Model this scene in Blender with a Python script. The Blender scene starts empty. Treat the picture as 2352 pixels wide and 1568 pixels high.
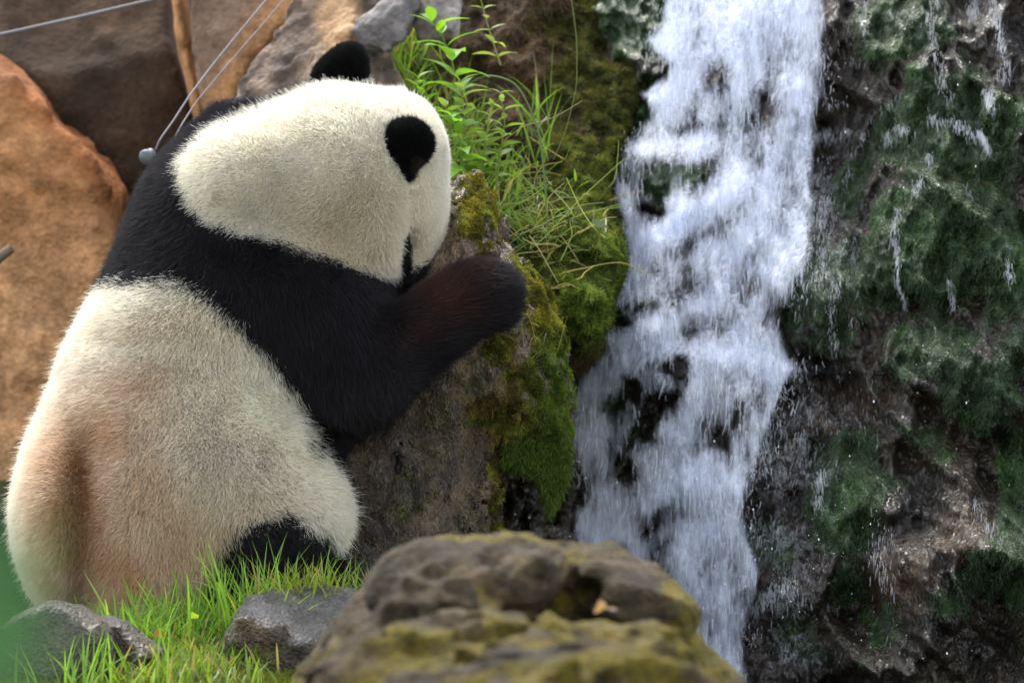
import bpy, math, random
import numpy as np

rng = np.random.default_rng(7)
random.seed(7)
sc = bpy.context.scene
COL = sc.collection
R = math.radians
F32 = np.float32

# ------------------------------------------------------------------ camera, world, sun, exposure
ZC = 0.60            # lens height
CAMY = -8.0
cam_d = bpy.data.cameras.new('camera')
cam = bpy.data.objects.new('camera', cam_d)
COL.objects.link(cam)
cam.location = (0, CAMY, ZC)
cam.rotation_euler = (R(90), 0, 0)
cam_d.sensor_width = 36.0
cam_d.lens = 144.0
cam_d.clip_start = 0.05
cam_d.clip_end = 500
cam_d.dof.use_dof = True
cam_d.dof.focus_distance = 7.82
cam_d.dof.aperture_fstop = 4.5
sc.camera = cam

SUN_EL, SUN_AZ = R(60), R(-26)          # azimuth from +Y (behind the panda) towards -X
world = bpy.data.worlds.new('World')
sc.world = world
world.use_nodes = True
wn, wl = world.node_tree.nodes, world.node_tree.links
sky = wn.new('ShaderNodeTexSky')
sky.sky_type = 'NISHITA'
sky.sun_disc = False
sky.sun_elevation = SUN_EL
sky.sun_rotation = SUN_AZ
sky.air_density = 1.0
sky.dust_density = 1.0
sky.ozone_density = 1.0
hs = wn.new('ShaderNodeHueSaturation')          # thin high cloud: a paler sky
hs.inputs['Saturation'].default_value = 0.35
wl.new(sky.outputs[0], hs.inputs['Color'])
wl.new(hs.outputs[0], wn['Background'].inputs[0])
wn['Background'].inputs[1].default_value = 0.15

sun_d = bpy.data.lights.new('sun', 'SUN')
sun_d.energy = 1.5
sun_d.angle = R(30)
sun_d.color = (1.0, 0.95, 0.86)
sun = bpy.data.objects.new('sun', sun_d)
COL.objects.link(sun)
# light travels from (sin az, cos az) * cos el
from mathutils import Vector
sdir = Vector((math.sin(SUN_AZ) * math.cos(SUN_EL), math.cos(SUN_AZ) * math.cos(SUN_EL), math.sin(SUN_EL)))
sun.rotation_euler = sdir.to_track_quat('Z', 'Y').to_euler()
sun.location = (-2, 4, 6)

sc.view_settings.view_transform = 'Standard'
sc.view_settings.look = 'None'
sc.view_settings.exposure = 1.95
sc.view_settings.gamma = 1.0
sc.view_settings.use_curve_mapping = False
sc.render.engine = 'CYCLES'
cy = sc.cycles
cy.max_bounces = 10
cy.diffuse_bounces = 4
cy.glossy_bounces = 4
cy.transmission_bounces = 8
cy.transparent_max_bounces = 24
cy.sample_clamp_indirect = 4.0
cy.use_denoising = True
cy.caustics_reflective = False
cy.caustics_refractive = False
sc.cycles_curves.shape = 'RIBBONS'

# ------------------------------------------------------------------ helpers: picture scale, noise, implicit shapes
def P(u, v, y=0.0):
    k = (8.0 + y) / 8.0 / 1176.0
    return np.array([(u - 1176) * k, y, ZC + (784 - v) * k])

def UV(p):
    k = 1176.0 * 8.0 / (8.0 + p[:, 1])
    return 1176 + p[:, 0] * k, 784 - (p[:, 2] - ZC) * k

def _hash(ix, iy, iz, s):
    h = (ix.astype(np.uint32) * np.uint32(374761393) + iy.astype(np.uint32) * np.uint32(668265263)
         + iz.astype(np.uint32) * np.uint32(2147483647) + np.uint32((s * 974634777 + 1013) & 0xffffffff))
    h = (h ^ (h >> np.uint32(13))) * np.uint32(1274126177)
    h = (h ^ (h >> np.uint32(15))) * np.uint32(2246822519)
    return ((h ^ (h >> np.uint32(16))) & np.uint32(0xffffff)).astype(F32) * F32(1 / 16777215.0)

_ROT = np.array([[0.7118, -0.5176, 0.4749], [0.4983, 0.8486, 0.1780], [-0.4951, 0.1099, 0.8619]], F32)
def vnoise(p, s=0):
    p = np.asarray(p, F32) @ _ROT
    i = np.floor(p).astype(np.int64)
    f = p - i
    f = f * f * f * (f * (f * 6 - 15) + 10)
    o = 0
    for dx in (0, 1):
        wx = f[:, 0] if dx else 1 - f[:, 0]
        for dy in (0, 1):
            wy = f[:, 1] if dy else 1 - f[:, 1]
            for dz in (0, 1):
                wz = f[:, 2] if dz else 1 - f[:, 2]
                o = o + wx * wy * wz * _hash(i[:, 0] + dx, i[:, 1] + dy, i[:, 2] + dz, s)
    return o * 2 - 1

def fbm(p, octs=4, s=0, gain=0.5):
    a, t, n = 1.0, 0.0, 0.0
    p = np.asarray(p, F32)
    for k in range(octs):
        t = t + a * vnoise(p * F32(2.03 ** k) + F32(17.3 * k), s + k * 7)
        n += a
        a *= gain
    return t / n

def ridged(p, octs=3, s=0):
    a, t, n = 1.0, 0.0, 0.0
    for k in range(octs):
        t = t + a * (1 - np.abs(vnoise(np.asarray(p, F32) * F32(2.1 ** k) + F32(9.1 * k), s + k * 5)) * 1.6)
        n += a
        a *= 0.5
    return t / n

def smooth01(a, b, x):
    t = np.clip((x - a) / (b - a), 0, 1)
    return t * t * (3 - 2 * t)

def poly_sd(px, py, poly):
    """signed distance to a polygon, negative inside"""
    poly = np.asarray(poly, float)
    d = np.full(px.shape, 1e9)
    s = np.ones(px.shape)
    n = len(poly)
    for i in range(n):
        a, b = poly[i], poly[i - 1]
        e = b - a
        wx, wy = px - a[0], py - a[1]
        t = np.clip((wx * e[0] + wy * e[1]) / max(e @ e, 1e-12), 0, 1)
        d = np.minimum(d, (wx - e[0] * t) ** 2 + (wy - e[1] * t) ** 2)
        c1, c2 = py >= a[1], py < b[1]
        c3 = e[0] * wy > e[1] * wx
        flip = (c1 & c2 & c3) | (~c1 & ~c2 & ~c3)
        s = np.where(flip, -s, s)
    return s * np.sqrt(d)

def smin(a, b, k):
    h = np.clip(0.5 + 0.5 * (b - a) / k, 0, 1)
    return b * (1 - h) + a * h - k * h * (1 - h)

def smax(a, b, k):
    return -smin(-a, -b, k)

class Grid:
    def __init__(self, lo, hi, h):
        self.lo, self.h = np.array(lo, float), h
        n = [int(math.ceil((b - a) / h)) + 1 for a, b in zip(lo, hi)]
        self.n = n
        ax = [np.arange(k, dtype=F32) * F32(h) + F32(l) for k, l in zip(n, lo)]
        self.X = ax[0][:, None, None]
        self.Y = ax[1][None, :, None]
        self.Z = ax[2][None, None, :]
    def full(self):
        return np.broadcast_arrays(self.X, self.Y, self.Z)

def ell(g, c, r, rot=0.0):
    """ellipsoid; rot turns it in the x-z plane"""
    x, y, z = g.X - c[0], g.Y - c[1], g.Z - c[2]
    if rot:
        cs, sn = math.cos(rot), math.sin(rot)
        x, z = x * cs + z * sn, -x * sn + z * cs
    k0 = np.sqrt((x / r[0]) ** 2 + (y / r[1]) ** 2 + (z / r[2]) ** 2)
    k1 = np.sqrt((x / r[0] ** 2) ** 2 + (y / r[1] ** 2) ** 2 + (z / r[2] ** 2) ** 2)
    return k0 * (k0 - 1) / np.maximum(k1, 1e-6)

def cone(g, a, b, ra, rb):
    a, b = np.array(a, float), np.array(b, float)
    e = b - a
    x, y, z = g.X - a[0], g.Y - a[1], g.Z - a[2]
    t = np.clip((x * e[0] + y * e[1] + z * e[2]) / (e @ e), 0, 1)
    d = np.sqrt((x - t * e[0]) ** 2 + (y - t * e[1]) ** 2 + (z - t * e[2]) ** 2)
    return d - (ra + (rb - ra) * t)

def surface_nets(F, lo, h):
    ins = F < 0
    c = np.zeros([k - 1 for k in F.shape], np.int8)
    for dx in (0, 1):
        for dy in (0, 1):
            for dz in (0, 1):
                c += ins[dx:F.shape[0] - 1 + dx, dy:F.shape[1] - 1 + dy, dz:F.shape[2] - 1 + dz]
    m = (c > 0) & (c < 8)
    idx = np.argwhere(m)
    vid = np.full(m.shape, -1, np.int64)
    vid[m] = np.arange(len(idx))
    acc = np.zeros((len(idx), 3))
    cnt = np.zeros(len(idx))
    cr = [(a, b, d) for a in (0, 1) for b in (0, 1) for d in (0, 1)]
    for p in cr:
        for ax in range(3):
            if p[ax]:
                continue
            q = list(p); q[ax] = 1
            fa = F[idx[:, 0] + p[0], idx[:, 1] + p[1], idx[:, 2] + p[2]]
            fb = F[idx[:, 0] + q[0], idx[:, 1] + q[1], idx[:, 2] + q[2]]
            x = (fa < 0) != (fb < 0)
            t = np.where(x, fa / np.where(fa == fb, 1, fa - fb), 0)
            pos = np.tile(np.array(p, float), (len(idx), 1))
            pos[:, ax] = t
            acc += pos * x[:, None]
            cnt += x
    V = (idx + acc / np.maximum(cnt, 1)[:, None]) * h + np.asarray(lo)
    Q = []
    for ax in range(3):
        o = [0, 1, 2]; o.remove(ax)
        u, w = o
        sl0 = [slice(None)] * 3; sl1 = [slice(None)] * 3
        sl0[ax] = slice(0, -1); sl1[ax] = slice(1, None)
        A, B = ins[tuple(sl0)], ins[tuple(sl1)]
        e = np.argwhere(A != B)
        a_in = A[tuple(e.T)]
        ok = (e[:, u] > 0) & (e[:, w] > 0) & (e[:, u] < F.shape[u] - 1) & (e[:, w] < F.shape[w] - 1)
        e, a_in = e[ok], a_in[ok]
        def cell(du, dw):
            k = e.copy(); k[:, u] -= du; k[:, w] -= dw
            return vid[tuple(k.T)]
        q = np.stack([cell(1, 1), cell(0, 1), cell(0, 0), cell(1, 0)], 1)
        flip = a_in if ax != 1 else ~a_in
        q[~flip] = q[~flip][:, ::-1]
        Q.append(q)
    Q = np.concatenate(Q)
    return V, Q[(Q >= 0).all(1)]

def vnormals(V, Q):
    fn = np.cross(V[Q[:, 2]] - V[Q[:, 0]], V[Q[:, -1]] - V[Q[:, 1]]) if Q.shape[1] == 4 else np.cross(V[Q[:, 1]] - V[Q[:, 0]], V[Q[:, 2]] - V[Q[:, 0]])
    N = np.zeros_like(V)
    for k in range(Q.shape[1]):
        for a in range(3):
            N[:, a] += np.bincount(Q[:, k], fn[:, a], len(V))
    return N / np.maximum(np.linalg.norm(N, axis=1), 1e-12)[:, None]

def make_mesh(name, V, Fc, mat=None, parent=None, col=None, smooth=True, attrs=None):
    """Fc: (n,k) array; ONE mesh object"""
    me = bpy.data.meshes.new(name)
    V = np.asarray(V, F32)
    n, k = Fc.shape
    me.vertices.add(len(V)); me.vertices.foreach_set('co', V.ravel())
    me.loops.add(n * k); me.loops.foreach_set('vertex_index', Fc.astype(np.int32).ravel())
    me.polygons.add(n)
    me.polygons.foreach_set('loop_start', np.arange(0, n * k, k, dtype=np.int32))
    me.polygons.foreach_set('use_smooth', np.full(n, smooth))
    me.update(calc_edges=True)
    if col is not None:
        a = me.attributes.new('col', 'FLOAT_COLOR', 'POINT')
        a.data.foreach_set('color', np.concatenate([col, np.ones((len(V), 1))], 1).astype(F32).ravel())
    for nm, val in (attrs or {}).items():
        a = me.attributes.new(nm, 'FLOAT', 'POINT')
        a.data.foreach_set('value', np.asarray(val, F32))
    o = bpy.data.objects.new(name, me)
    COL.objects.link(o)
    if mat: me.materials.append(mat)
    if parent: o.parent = parent
    return o

def tag(o, label=None, cat=None, group=None, kind=None):
    if label: o['label'] = label
    if cat: o['category'] = cat
    if group: o['group'] = group
    if kind: o['kind'] = kind
    return o

def empty(name, loc):
    o = bpy.data.objects.new(name, None)
    o.location = loc
    COL.objects.link(o)
    bpy.context.view_layer.update()
    return o

def sample_surface(V, Q, n, w=None):
    """n random points on the mesh, w: density weight per vertex"""
    T = np.concatenate([Q[:, [0, 1, 2]], Q[:, [0, 2, 3]]]) if Q.shape[1] == 4 else Q
    ar = np.linalg.norm(np.cross(V[T[:, 1]] - V[T[:, 0]], V[T[:, 2]] - V[T[:, 0]]), axis=1)
    if w is not None:
        ar = ar * w[T].mean(1)
    cum = np.cumsum(ar)
    t = np.searchsorted(cum, rng.random(n) * cum[-1]).clip(0, len(T) - 1)
    a, b = rng.random(n), rng.random(n)
    f = a + b > 1
    a[f], b[f] = 1 - a[f], 1 - b[f]
    bc = np.stack([1 - a - b, a, b], 1)
    return T[t], bc

def bary(arr, T, bc):
    return (arr[T] * (bc[:, :, None] if arr.ndim == 2 else bc)).sum(1)

def unit(v):
    return v / np.maximum(np.linalg.norm(v, axis=1), 1e-9)[:, None]

def strands(name, root, d, bend, L, rad, col, mat, K=5, parent=None, tip=0.15, wob=0.0):
    """n curved strands as one Curves object"""
    n = len(root)
    t = np.linspace(0, 1, K)[None, :, None]
    pts = root[:, None, :] + L[:, None, None] * (d[:, None, :] * t + bend[:, None, :] * t * t)
    if wob:
        w1 = unit(rng.normal(size=(n, 3)))
        w2 = unit(rng.normal(size=(n, 3)))
        pts = pts + (L * wob)[:, None, None] * (w1[:, None, :] * np.sin(t * 4.0) * t + w2[:, None, :] * np.sin(t * 7.5) * t * 0.6)
    cu = bpy.data.hair_curves.new(name)
    cu.add_curves([K] * n)
    cu.attributes['position'].data.foreach_set('vector', pts.astype(F32).ravel())
    ra = cu.attributes.get('radius') or cu.attributes.new('radius', 'FLOAT', 'POINT')
    rr = rad[:, None] * (1 - (1 - tip) * np.linspace(0, 1, K)[None, :] ** 1.5)
    ra.data.foreach_set('value', rr.astype(F32).ravel())
    ca = cu.attributes.new('col', 'FLOAT_COLOR', 'CURVE')
    ca.data.foreach_set('color', np.concatenate([col, np.ones((n, 1))], 1).astype(F32).ravel())
    o = bpy.data.objects.new(name, cu)
    COL.objects.link(o)
    cu.materials.append(mat)
    if parent: o.parent = parent
    return o

# ------------------------------------------------------------------ materials
def new_mat(name):
    m = bpy.data.materials.new(name)
    m.use_nodes = True
    nt = m.node_tree
    return m, nt, nt.nodes, nt.links, nt.nodes['Principled BSDF']

def attr_node(n, name='col'):
    a = n.new('ShaderNodeAttribute'); a.attribute_name = name
    return a

def mat_rock(name, rough=0.75, bump=0.6, scale=1.0, vary=0.45, spec=0.5, stretch=(1, 1, 1), wetpatch=0.0, coat=0.0, ripple=0.0):
    m, nt, n, l, b = new_mat(name)
    a = attr_node(n)
    tc = n.new('ShaderNodeTexCoord')
    mp = n.new('ShaderNodeMapping'); mp.inputs['Scale'].default_value = stretch
    l.new(tc.outputs['Object'], mp.inputs[0])
    n1 = n.new('ShaderNodeTexNoise'); n1.inputs['Scale'].default_value = 14 * scale; n1.inputs['Detail'].default_value = 8; n1.inputs['Roughness'].default_value = 0.65
    n2 = n.new('ShaderNodeTexNoise'); n2.inputs['Scale'].default_value = 70 * scale; n2.inputs['Detail'].default_value = 6; n2.inputs['Roughness'].default_value = 0.7
    n3 = n.new('ShaderNodeTexVoronoi'); n3.inputs['Scale'].default_value = 110 * scale
    for q in (n1, n2, n3): l.new(mp.outputs[0], q.inputs['Vector'])
    r1 = n.new('ShaderNodeMapRange'); r1.inputs[1].default_value = 0.3; r1.inputs[2].default_value = 0.7
    r1.inputs[3].default_value = 1 - vary; r1.inputs[4].default_value = 1 + vary
    l.new(n1.outputs[0], r1.inputs[0])
    r2 = n.new('ShaderNodeMapRange'); r2.inputs[1].default_value = 0.3; r2.inputs[2].default_value = 0.7
    r2.inputs[3].default_value = 1 - vary; r2.inputs[4].default_value = 1 + vary
    l.new(n2.outputs[0], r2.inputs[0])
    mu = n.new('ShaderNodeMath'); mu.operation = 'MULTIPLY'
    l.new(r1.outputs[0], mu.inputs[0]); l.new(r2.outputs[0], mu.inputs[1])
    vm = n.new('ShaderNodeVectorMath'); vm.operation = 'SCALE'
    l.new(a.outputs['Color'], vm.inputs[0]); l.new(mu.outputs[0], vm.inputs['Scale'])
    l.new(vm.outputs[0], b.inputs['Base Color'])
    b.inputs['Roughness'].default_value = rough
    b.inputs['Specular IOR Level'].default_value = spec
    if wetpatch:
        r3 = n.new('ShaderNodeMapRange'); r3.inputs[1].default_value = 0.42; r3.inputs[2].default_value = 0.58
        r3.inputs[3].default_value = rough; r3.inputs[4].default_value = wetpatch
        l.new(n1.outputs[0], r3.inputs[0]); l.new(r3.outputs[0], b.inputs['Roughness'])
    ad = n.new('ShaderNodeMath'); ad.operation = 'MULTIPLY_ADD'; ad.inputs[1].default_value = 0.6
    l.new(n2.outputs[0], ad.inputs[0]); l.new(n1.outputs[0], ad.inputs[2])
    ad2 = n.new('ShaderNodeMath'); ad2.operation = 'MULTIPLY_ADD'; ad2.inputs[1].default_value = 0.35
    l.new(n3.outputs['Distance'], ad2.inputs[0]); l.new(ad.outputs[0], ad2.inputs[2])
    bp = n.new('ShaderNodeBump'); bp.inputs['Strength'].default_value = bump; bp.inputs['Distance'].default_value = 0.02
    l.new(ad2.outputs[0], bp.inputs['Height']); l.new(bp.outputs[0], b.inputs['Normal'])
    if coat:
        b.inputs['Coat Weight'].default_value = coat; b.inputs['Coat Roughness'].default_value = 0.08; b.inputs['Coat IOR'].default_value = 1.45
        l.new(bp.outputs[0], b.inputs['Coat Normal'])
    if ripple:
        b.inputs['Coat IOR'].default_value = 1.5; b.inputs['Coat Roughness'].default_value = 0.07
        m2 = n.new('ShaderNodeMapping'); m2.inputs['Scale'].default_value = (1.0, 1.0, 0.55)
        l.new(tc.outputs['Object'], m2.inputs[0])
        w = n.new('ShaderNodeTexNoise'); w.inputs['Scale'].default_value = 38; w.inputs['Detail'].default_value = 2.0; w.inputs['Distortion'].default_value = 0.35
        l.new(m2.outputs[0], w.inputs['Vector'])
        b2 = n.new('ShaderNodeBump'); b2.inputs['Strength'].default_value = 1.0; b2.inputs['Distance'].default_value = ripple
        l.new(w.outputs[0], b2.inputs['Height']); l.new(b2.outputs[0], b.inputs['Coat Normal'])
    return m

def mat_fur(name):
    m, nt, n, l, b = new_mat(name)
    a = attr_node(n)
    hi = n.new('ShaderNodeHairInfo')
    r = n.new('ShaderNodeMapRange'); r.inputs[1].default_value = 0.0; r.inputs[2].default_value = 0.8
    r.inputs[3].default_value = 0.72; r.inputs[4].default_value = 1.05
    l.new(hi.outputs['Intercept'], r.inputs[0])
    vm = n.new('ShaderNodeVectorMath'); vm.operation = 'SCALE'
    l.new(a.outputs['Color'], vm.inputs[0]); l.new(r.outputs[0], vm.inputs['Scale'])
    l.new(vm.outputs[0], b.inputs['Base Color'])
    b.inputs['Roughness'].default_value = 0.55
    b.inputs['Specular IOR Level'].default_value = 0.3
    t = n.new('ShaderNodeBsdfTranslucent'); l.new(vm.outputs[0], t.inputs[0])
    mx = n.new('ShaderNodeMixShader'); mx.inputs[0].default_value = 0.45
    l.new(b.outputs[0], mx.inputs[1]); l.new(t.outputs[0], mx.inputs[2])
    l.new(mx.outputs[0], n['Material Output'].inputs[0])
    return m

def mat_leaf(name, trans=0.45, rough=0.45, spec=0.35):
    m, nt, n, l, b = new_mat(name)
    a = attr_node(n)
    l.new(a.outputs['Color'], b.inputs['Base Color'])
    b.inputs['Roughness'].default_value = rough
    b.inputs['Specular IOR Level'].default_value = spec
    t = n.new('ShaderNodeBsdfTranslucent')
    vm = n.new('ShaderNodeVectorMath'); vm.operation = 'MULTIPLY'; vm.inputs[1].default_value = (1.25, 1.2, 0.6)
    l.new(a.outputs['Color'], vm.inputs[0]); l.new(vm.outputs[0], t.inputs[0])
    mx = n.new('ShaderNodeMixShader'); mx.inputs[0].default_value = trans
    l.new(b.outputs[0], mx.inputs[1]); l.new(t.outputs[0], mx.inputs[2])
    l.new(mx.outputs[0], n['Material Output'].inputs[0])
    return m

def mat_water(name, base=(0.80, 0.85, 0.95), rough=0.25, sx=70, sz=7, amp=0.42):
    m, nt, n, l, b = new_mat(name)
    a = attr_node(n, 'foam')
    tc = n.new('ShaderNodeTexCoord')
    mp = n.new('ShaderNodeMapping'); mp.inputs['Scale'].default_value = (1, 1, sz / sx)
    l.new(tc.outputs['Object'], mp.inputs[0])
    n1 = n.new('ShaderNodeTexNoise'); n1.inputs['Scale'].default_value = sx; n1.inputs['Detail'].default_value = 5; n1.inputs['Roughness'].default_value = 0.6
    n1.inputs['Distortion'].default_value = 0.6
    l.new(mp.outputs[0], n1.inputs['Vector'])
    r = n.new('ShaderNodeMapRange'); r.inputs[1].default_value = 0.3; r.inputs[2].default_value = 0.7
    r.inputs[3].default_value = -amp; r.inputs[4].default_value = amp
    l.new(n1.outputs[0], r.inputs[0])
    ad = n.new('ShaderNodeMath'); ad.operation = 'ADD'; ad.use_clamp = True
    # streak strength fades where there is no foam at all
    mu = n.new('ShaderNodeMath'); mu.operation = 'MULTIPLY'
    r4 = n.new('ShaderNodeMapRange'); r4.inputs[1].default_value = 0.0; r4.inputs[2].default_value = 0.35
    l.new(a.outputs['Fac'], r4.inputs[0])
    l.new(r.outputs[0], mu.inputs[0]); l.new(r4.outputs[0], mu.inputs[1])
    l.new(a.outputs['Fac'], ad.inputs[0]); l.new(mu.outputs[0], ad.inputs[1])
    b.inputs['Base Color'].default_value = (*base, 1)
    b.inputs['Roughness'].default_value = rough
    b.inputs['Specular IOR Level'].default_value = 0.4
    bp = n.new('ShaderNodeBump'); bp.inputs['Strength'].default_value = 0.5; bp.inputs['Distance'].default_value = 0.012
    l.new(n1.outputs[0], bp.inputs['Height']); l.new(bp.outputs[0], b.inputs['Normal'])
    t = n.new('ShaderNodeBsdfTranslucent'); t.inputs[0].default_value = (*base, 1)
    mx = n.new('ShaderNodeMixShader'); mx.inputs[0].default_value = 0.5
    l.new(b.outputs[0], mx.inputs[1]); l.new(t.outputs[0], mx.inputs[2])
    tr = n.new('ShaderNodeBsdfTransparent')
    mx2 = n.new('ShaderNodeMixShader')
    l.new(ad.outputs[0], mx2.inputs[0]); l.new(tr.outputs[0], mx2.inputs[1]); l.new(mx.outputs[0], mx2.inputs[2])
    l.new(mx2.outputs[0], n['Material Output'].inputs[0])
    return m

def mat_film(name):
    """thin broken sheet of running water: lacy foam lines"""
    m, nt, n, l, b = new_mat(name)
    a = attr_node(n, 'foam')
    tc = n.new('ShaderNodeTexCoord')
    mp = n.new('ShaderNodeMapping'); mp.inputs['Scale'].default_value = (1, 1, 0.5)
    l.new(tc.outputs['Object'], mp.inputs[0])
    outs = []
    for scl, wd, dist in ((30, 0.055, 1.5), (75, 0.06, 1.2)):
        q = n.new('ShaderNodeTexNoise'); q.inputs['Scale'].default_value = scl; q.inputs['Detail'].default_value = 3; q.inputs['Distortion'].default_value = dist
        l.new(mp.outputs[0], q.inputs['Vector'])
        sb = n.new('ShaderNodeMath'); sb.operation = 'SUBTRACT'; sb.inputs[1].default_value = 0.5; l.new(q.outputs[0], sb.inputs[0])
        ab = n.new('ShaderNodeMath'); ab.operation = 'ABSOLUTE'; l.new(sb.outputs[0], ab.inputs[0])
        r = n.new('ShaderNodeMapRange'); r.inputs[1].default_value = 0.0; r.inputs[2].default_value = wd; r.inputs[3].default_value = 1; r.inputs[4].default_value = 0
        l.new(ab.outputs[0], r.inputs[0]); outs.append(r.outputs[0])
    mxm = n.new('ShaderNodeMath'); mxm.operation = 'MAXIMUM'; l.new(outs[0], mxm.inputs[0]); l.new(outs[1], mxm.inputs[1])
    br = n.new('ShaderNodeTexNoise'); br.inputs['Scale'].default_value = 40; br.inputs['Detail'].default_value = 4
    l.new(tc.outputs['Object'], br.inputs['Vector'])
    r2 = n.new('ShaderNodeMapRange'); r2.inputs[1].default_value = 0.42; r2.inputs[2].default_value = 0.62
    l.new(br.outputs[0], r2.inputs[0])
    m1 = n.new('ShaderNodeMath'); m1.operation = 'MULTIPLY'; l.new(mxm.outputs[0], m1.inputs[0]); l.new(r2.outputs[0], m1.inputs[1])
    m2 = n.new('ShaderNodeMath'); m2.operation = 'MULTIPLY'; m2.use_clamp = True; l.new(m1.outputs[0], m2.inputs[0]); l.new(a.outputs['Fac'], m2.inputs[1])
    b.inputs['Base Color'].default_value = (0.82, 0.83, 0.88, 1); b.inputs['Roughness'].default_value = 0.15
    bp = n.new('ShaderNodeBump'); bp.inputs['Strength'].default_value = 0.6; bp.inputs['Distance'].default_value = 0.01
    l.new(mxm.outputs[0], bp.inputs['Height']); l.new(bp.outputs[0], b.inputs['Normal'])
    tr = n.new('ShaderNodeBsdfTransparent'); mx2 = n.new('ShaderNodeMixShader')
    l.new(m2.outputs[0], mx2.inputs[0]); l.new(tr.outputs[0], mx2.inputs[1]); l.new(b.outputs[0], mx2.inputs[2])
    l.new(mx2.outputs[0], n['Material Output'].inputs[0])
    return m

def mat_plain(name, color, rough=0.5, metal=0.0, spec=0.5):
    m, nt, n, l, b = new_mat(name)
    ns = n.new('ShaderNodeTexNoise'); ns.inputs['Scale'].default_value = 40; ns.inputs['Detail'].default_value = 4
    r = n.new('ShaderNodeMapRange'); r.inputs[3].default_value = 0.75; r.inputs[4].default_value = 1.25
    l.new(ns.outputs[0], r.inputs[0])
    vm = n.new('ShaderNodeVectorMath'); vm.operation = 'SCALE'; vm.inputs[0].default_value = color
    l.new(r.outputs[0], vm.inputs['Scale']); l.new(vm.outputs[0], b.inputs['Base Color'])
    b.inputs['Roughness'].default_value = rough
    b.inputs['Metallic'].default_value = metal
    b.inputs['Specular IOR Level'].default_value = spec
    return m

def mat_streak(name, alpha=0.5):
    m, nt, n, l, b = new_mat(name)
    a = attr_node(n)
    l.new(a.outputs['Color'], b.inputs['Base Color'])
    b.inputs['Roughness'].default_value = 0.2
    t = n.new('ShaderNodeBsdfTranslucent'); l.new(a.outputs['Color'], t.inputs[0])
    mx = n.new('ShaderNodeMixShader'); mx.inputs[0].default_value = 0.4
    l.new(b.outputs[0], mx.inputs[1]); l.new(t.outputs[0], mx.inputs[2])
    tr = n.new('ShaderNodeBsdfTransparent')
    mx2 = n.new('ShaderNodeMixShader'); mx2.inputs[0].default_value = alpha
    l.new(tr.outputs[0], mx2.inputs[1]); l.new(mx.outputs[0], mx2.inputs[2])
    l.new(mx2.outputs[0], n['Material Output'].inputs[0])
    return m

M_DRY = mat_rock('dry_rock', 0.8, 0.7, 0.7, 0.35)
M_NEAR = mat_rock('near_rock', 0.85, 1.0, 0.9, 0.6, 0.25)
M_BACK = mat_rock('far_rock', 0.85, 0.6, 0.7, 0.35, 0.25)
M_BOULDER = mat_rock('damp_boulder_rock', 0.5, 1.0, 1.5, 0.6, 0.6, (1.3, 1.3, 0.6), 0.18, coat=0.4)
M_WET = mat_rock('wet_rock', 0.4, 0.8, 0.7, 0.6, 0.35, (1.2, 1.2, 0.7), 0.18, coat=0.5, ripple=0.045)
M_SOIL = mat_rock('soil', 0.9, 1.0, 1.4, 0.5, 0.2)
M_FUR = mat_fur('fur')
M_GRASS = mat_leaf('grass_blade', 0.5, 0.4, 0.4)
M_MOSS = mat_leaf('moss', 0.35, 0.7, 0.15)
M_WMOSS = mat_leaf('wet_moss', 0.2, 0.3, 0.5)
M_LEAF = mat_leaf('leaf', 0.5, 0.45, 0.3)
M_FALL = mat_water('falling_water', (0.80, 0.845, 0.97), 0.3, 100, 16)
M_FILM = mat_film('water_film')
M_STREAK = mat_streak('water_thread', 0.30)
M_DROP = mat_streak('water_drop', 0.85)
M_WIRE = mat_plain('fence_wire', (0.15, 0.14, 0.15), 0.6, 0.0, 0.3)
M_PORC = mat_plain('insulator', (0.10, 0.112, 0.12), 0.5, 0.0, 0.3)
M_WOOD = mat_plain('dead_wood', (0.14, 0.10, 0.065), 0.8)

# ------------------------------------------------------------------ ground and far hillside
def ground_z(x, y):
    z = 0.06 + 0.075 * np.minimum(y, 0) + 0.12 * np.clip(y, 0, 3)
    z = np.where(y < -2.2, 0.06 - 0.165 + 0.03 * (y + 2.2), z)
    gul = smooth01(0.02, 0.30, x - 0.10 * (y + 0.4)) * smooth01(-2.6, -0.9, y)
    z = z - 0.42 * gul
    return np.maximum(z, -0.8)

def build_ground():
    n = 300
    t = np.linspace(-1, 1, n)
    ax = np.sinh(t * 5.2) / math.sinh(5.2) * 60
    X, Y = np.meshgrid(ax, ax, indexing='ij')
    pts = np.stack([X.ravel(), Y.ravel(), np.zeros(n * n)], 1)
    z = ground_z(pts[:, 0], pts[:, 1]) + 0.02 * fbm(pts * 5, 4, 3) + 0.006 * fbm(pts * 30, 2, 9)
    pts[:, 2] = z
    i = np.arange(n * n).reshape(n, n)
    Q = np.stack([i[:-1, :-1], i[1:, :-1], i[1:, 1:], i[:-1, 1:]], -1).reshape(-1, 4)
    k = fbm(pts * 3, 4, 21)[:, None] * 0.5 + 0.5
    col = np.array([0.055, 0.045, 0.022]) * (1 - k) + np.array([0.07, 0.085, 0.02]) * k
    far = smooth01(-2.6, -4.0, pts[:, 1])[:, None]
    col = col * (1 - far) + np.array([0.24, 0.22, 0.185]) * far  # unseen ground around the camera, made pale to bounce fill light forward
    return tag(make_mesh('ground', pts, Q, M_SOIL, None, col), kind='structure')
build_ground()
pw, pnt, pn_, pl_, pb_ = new_mat('pool_water')
pb_.inputs['Base Color'].default_value = (0.012, 0.02, 0.018, 1); pb_.inputs['Roughness'].default_value = 0.05
pt_ = pn_.new('ShaderNodeTexNoise'); pt_.inputs['Scale'].default_value = 14; pt_.inputs['Detail'].default_value = 3
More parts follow.
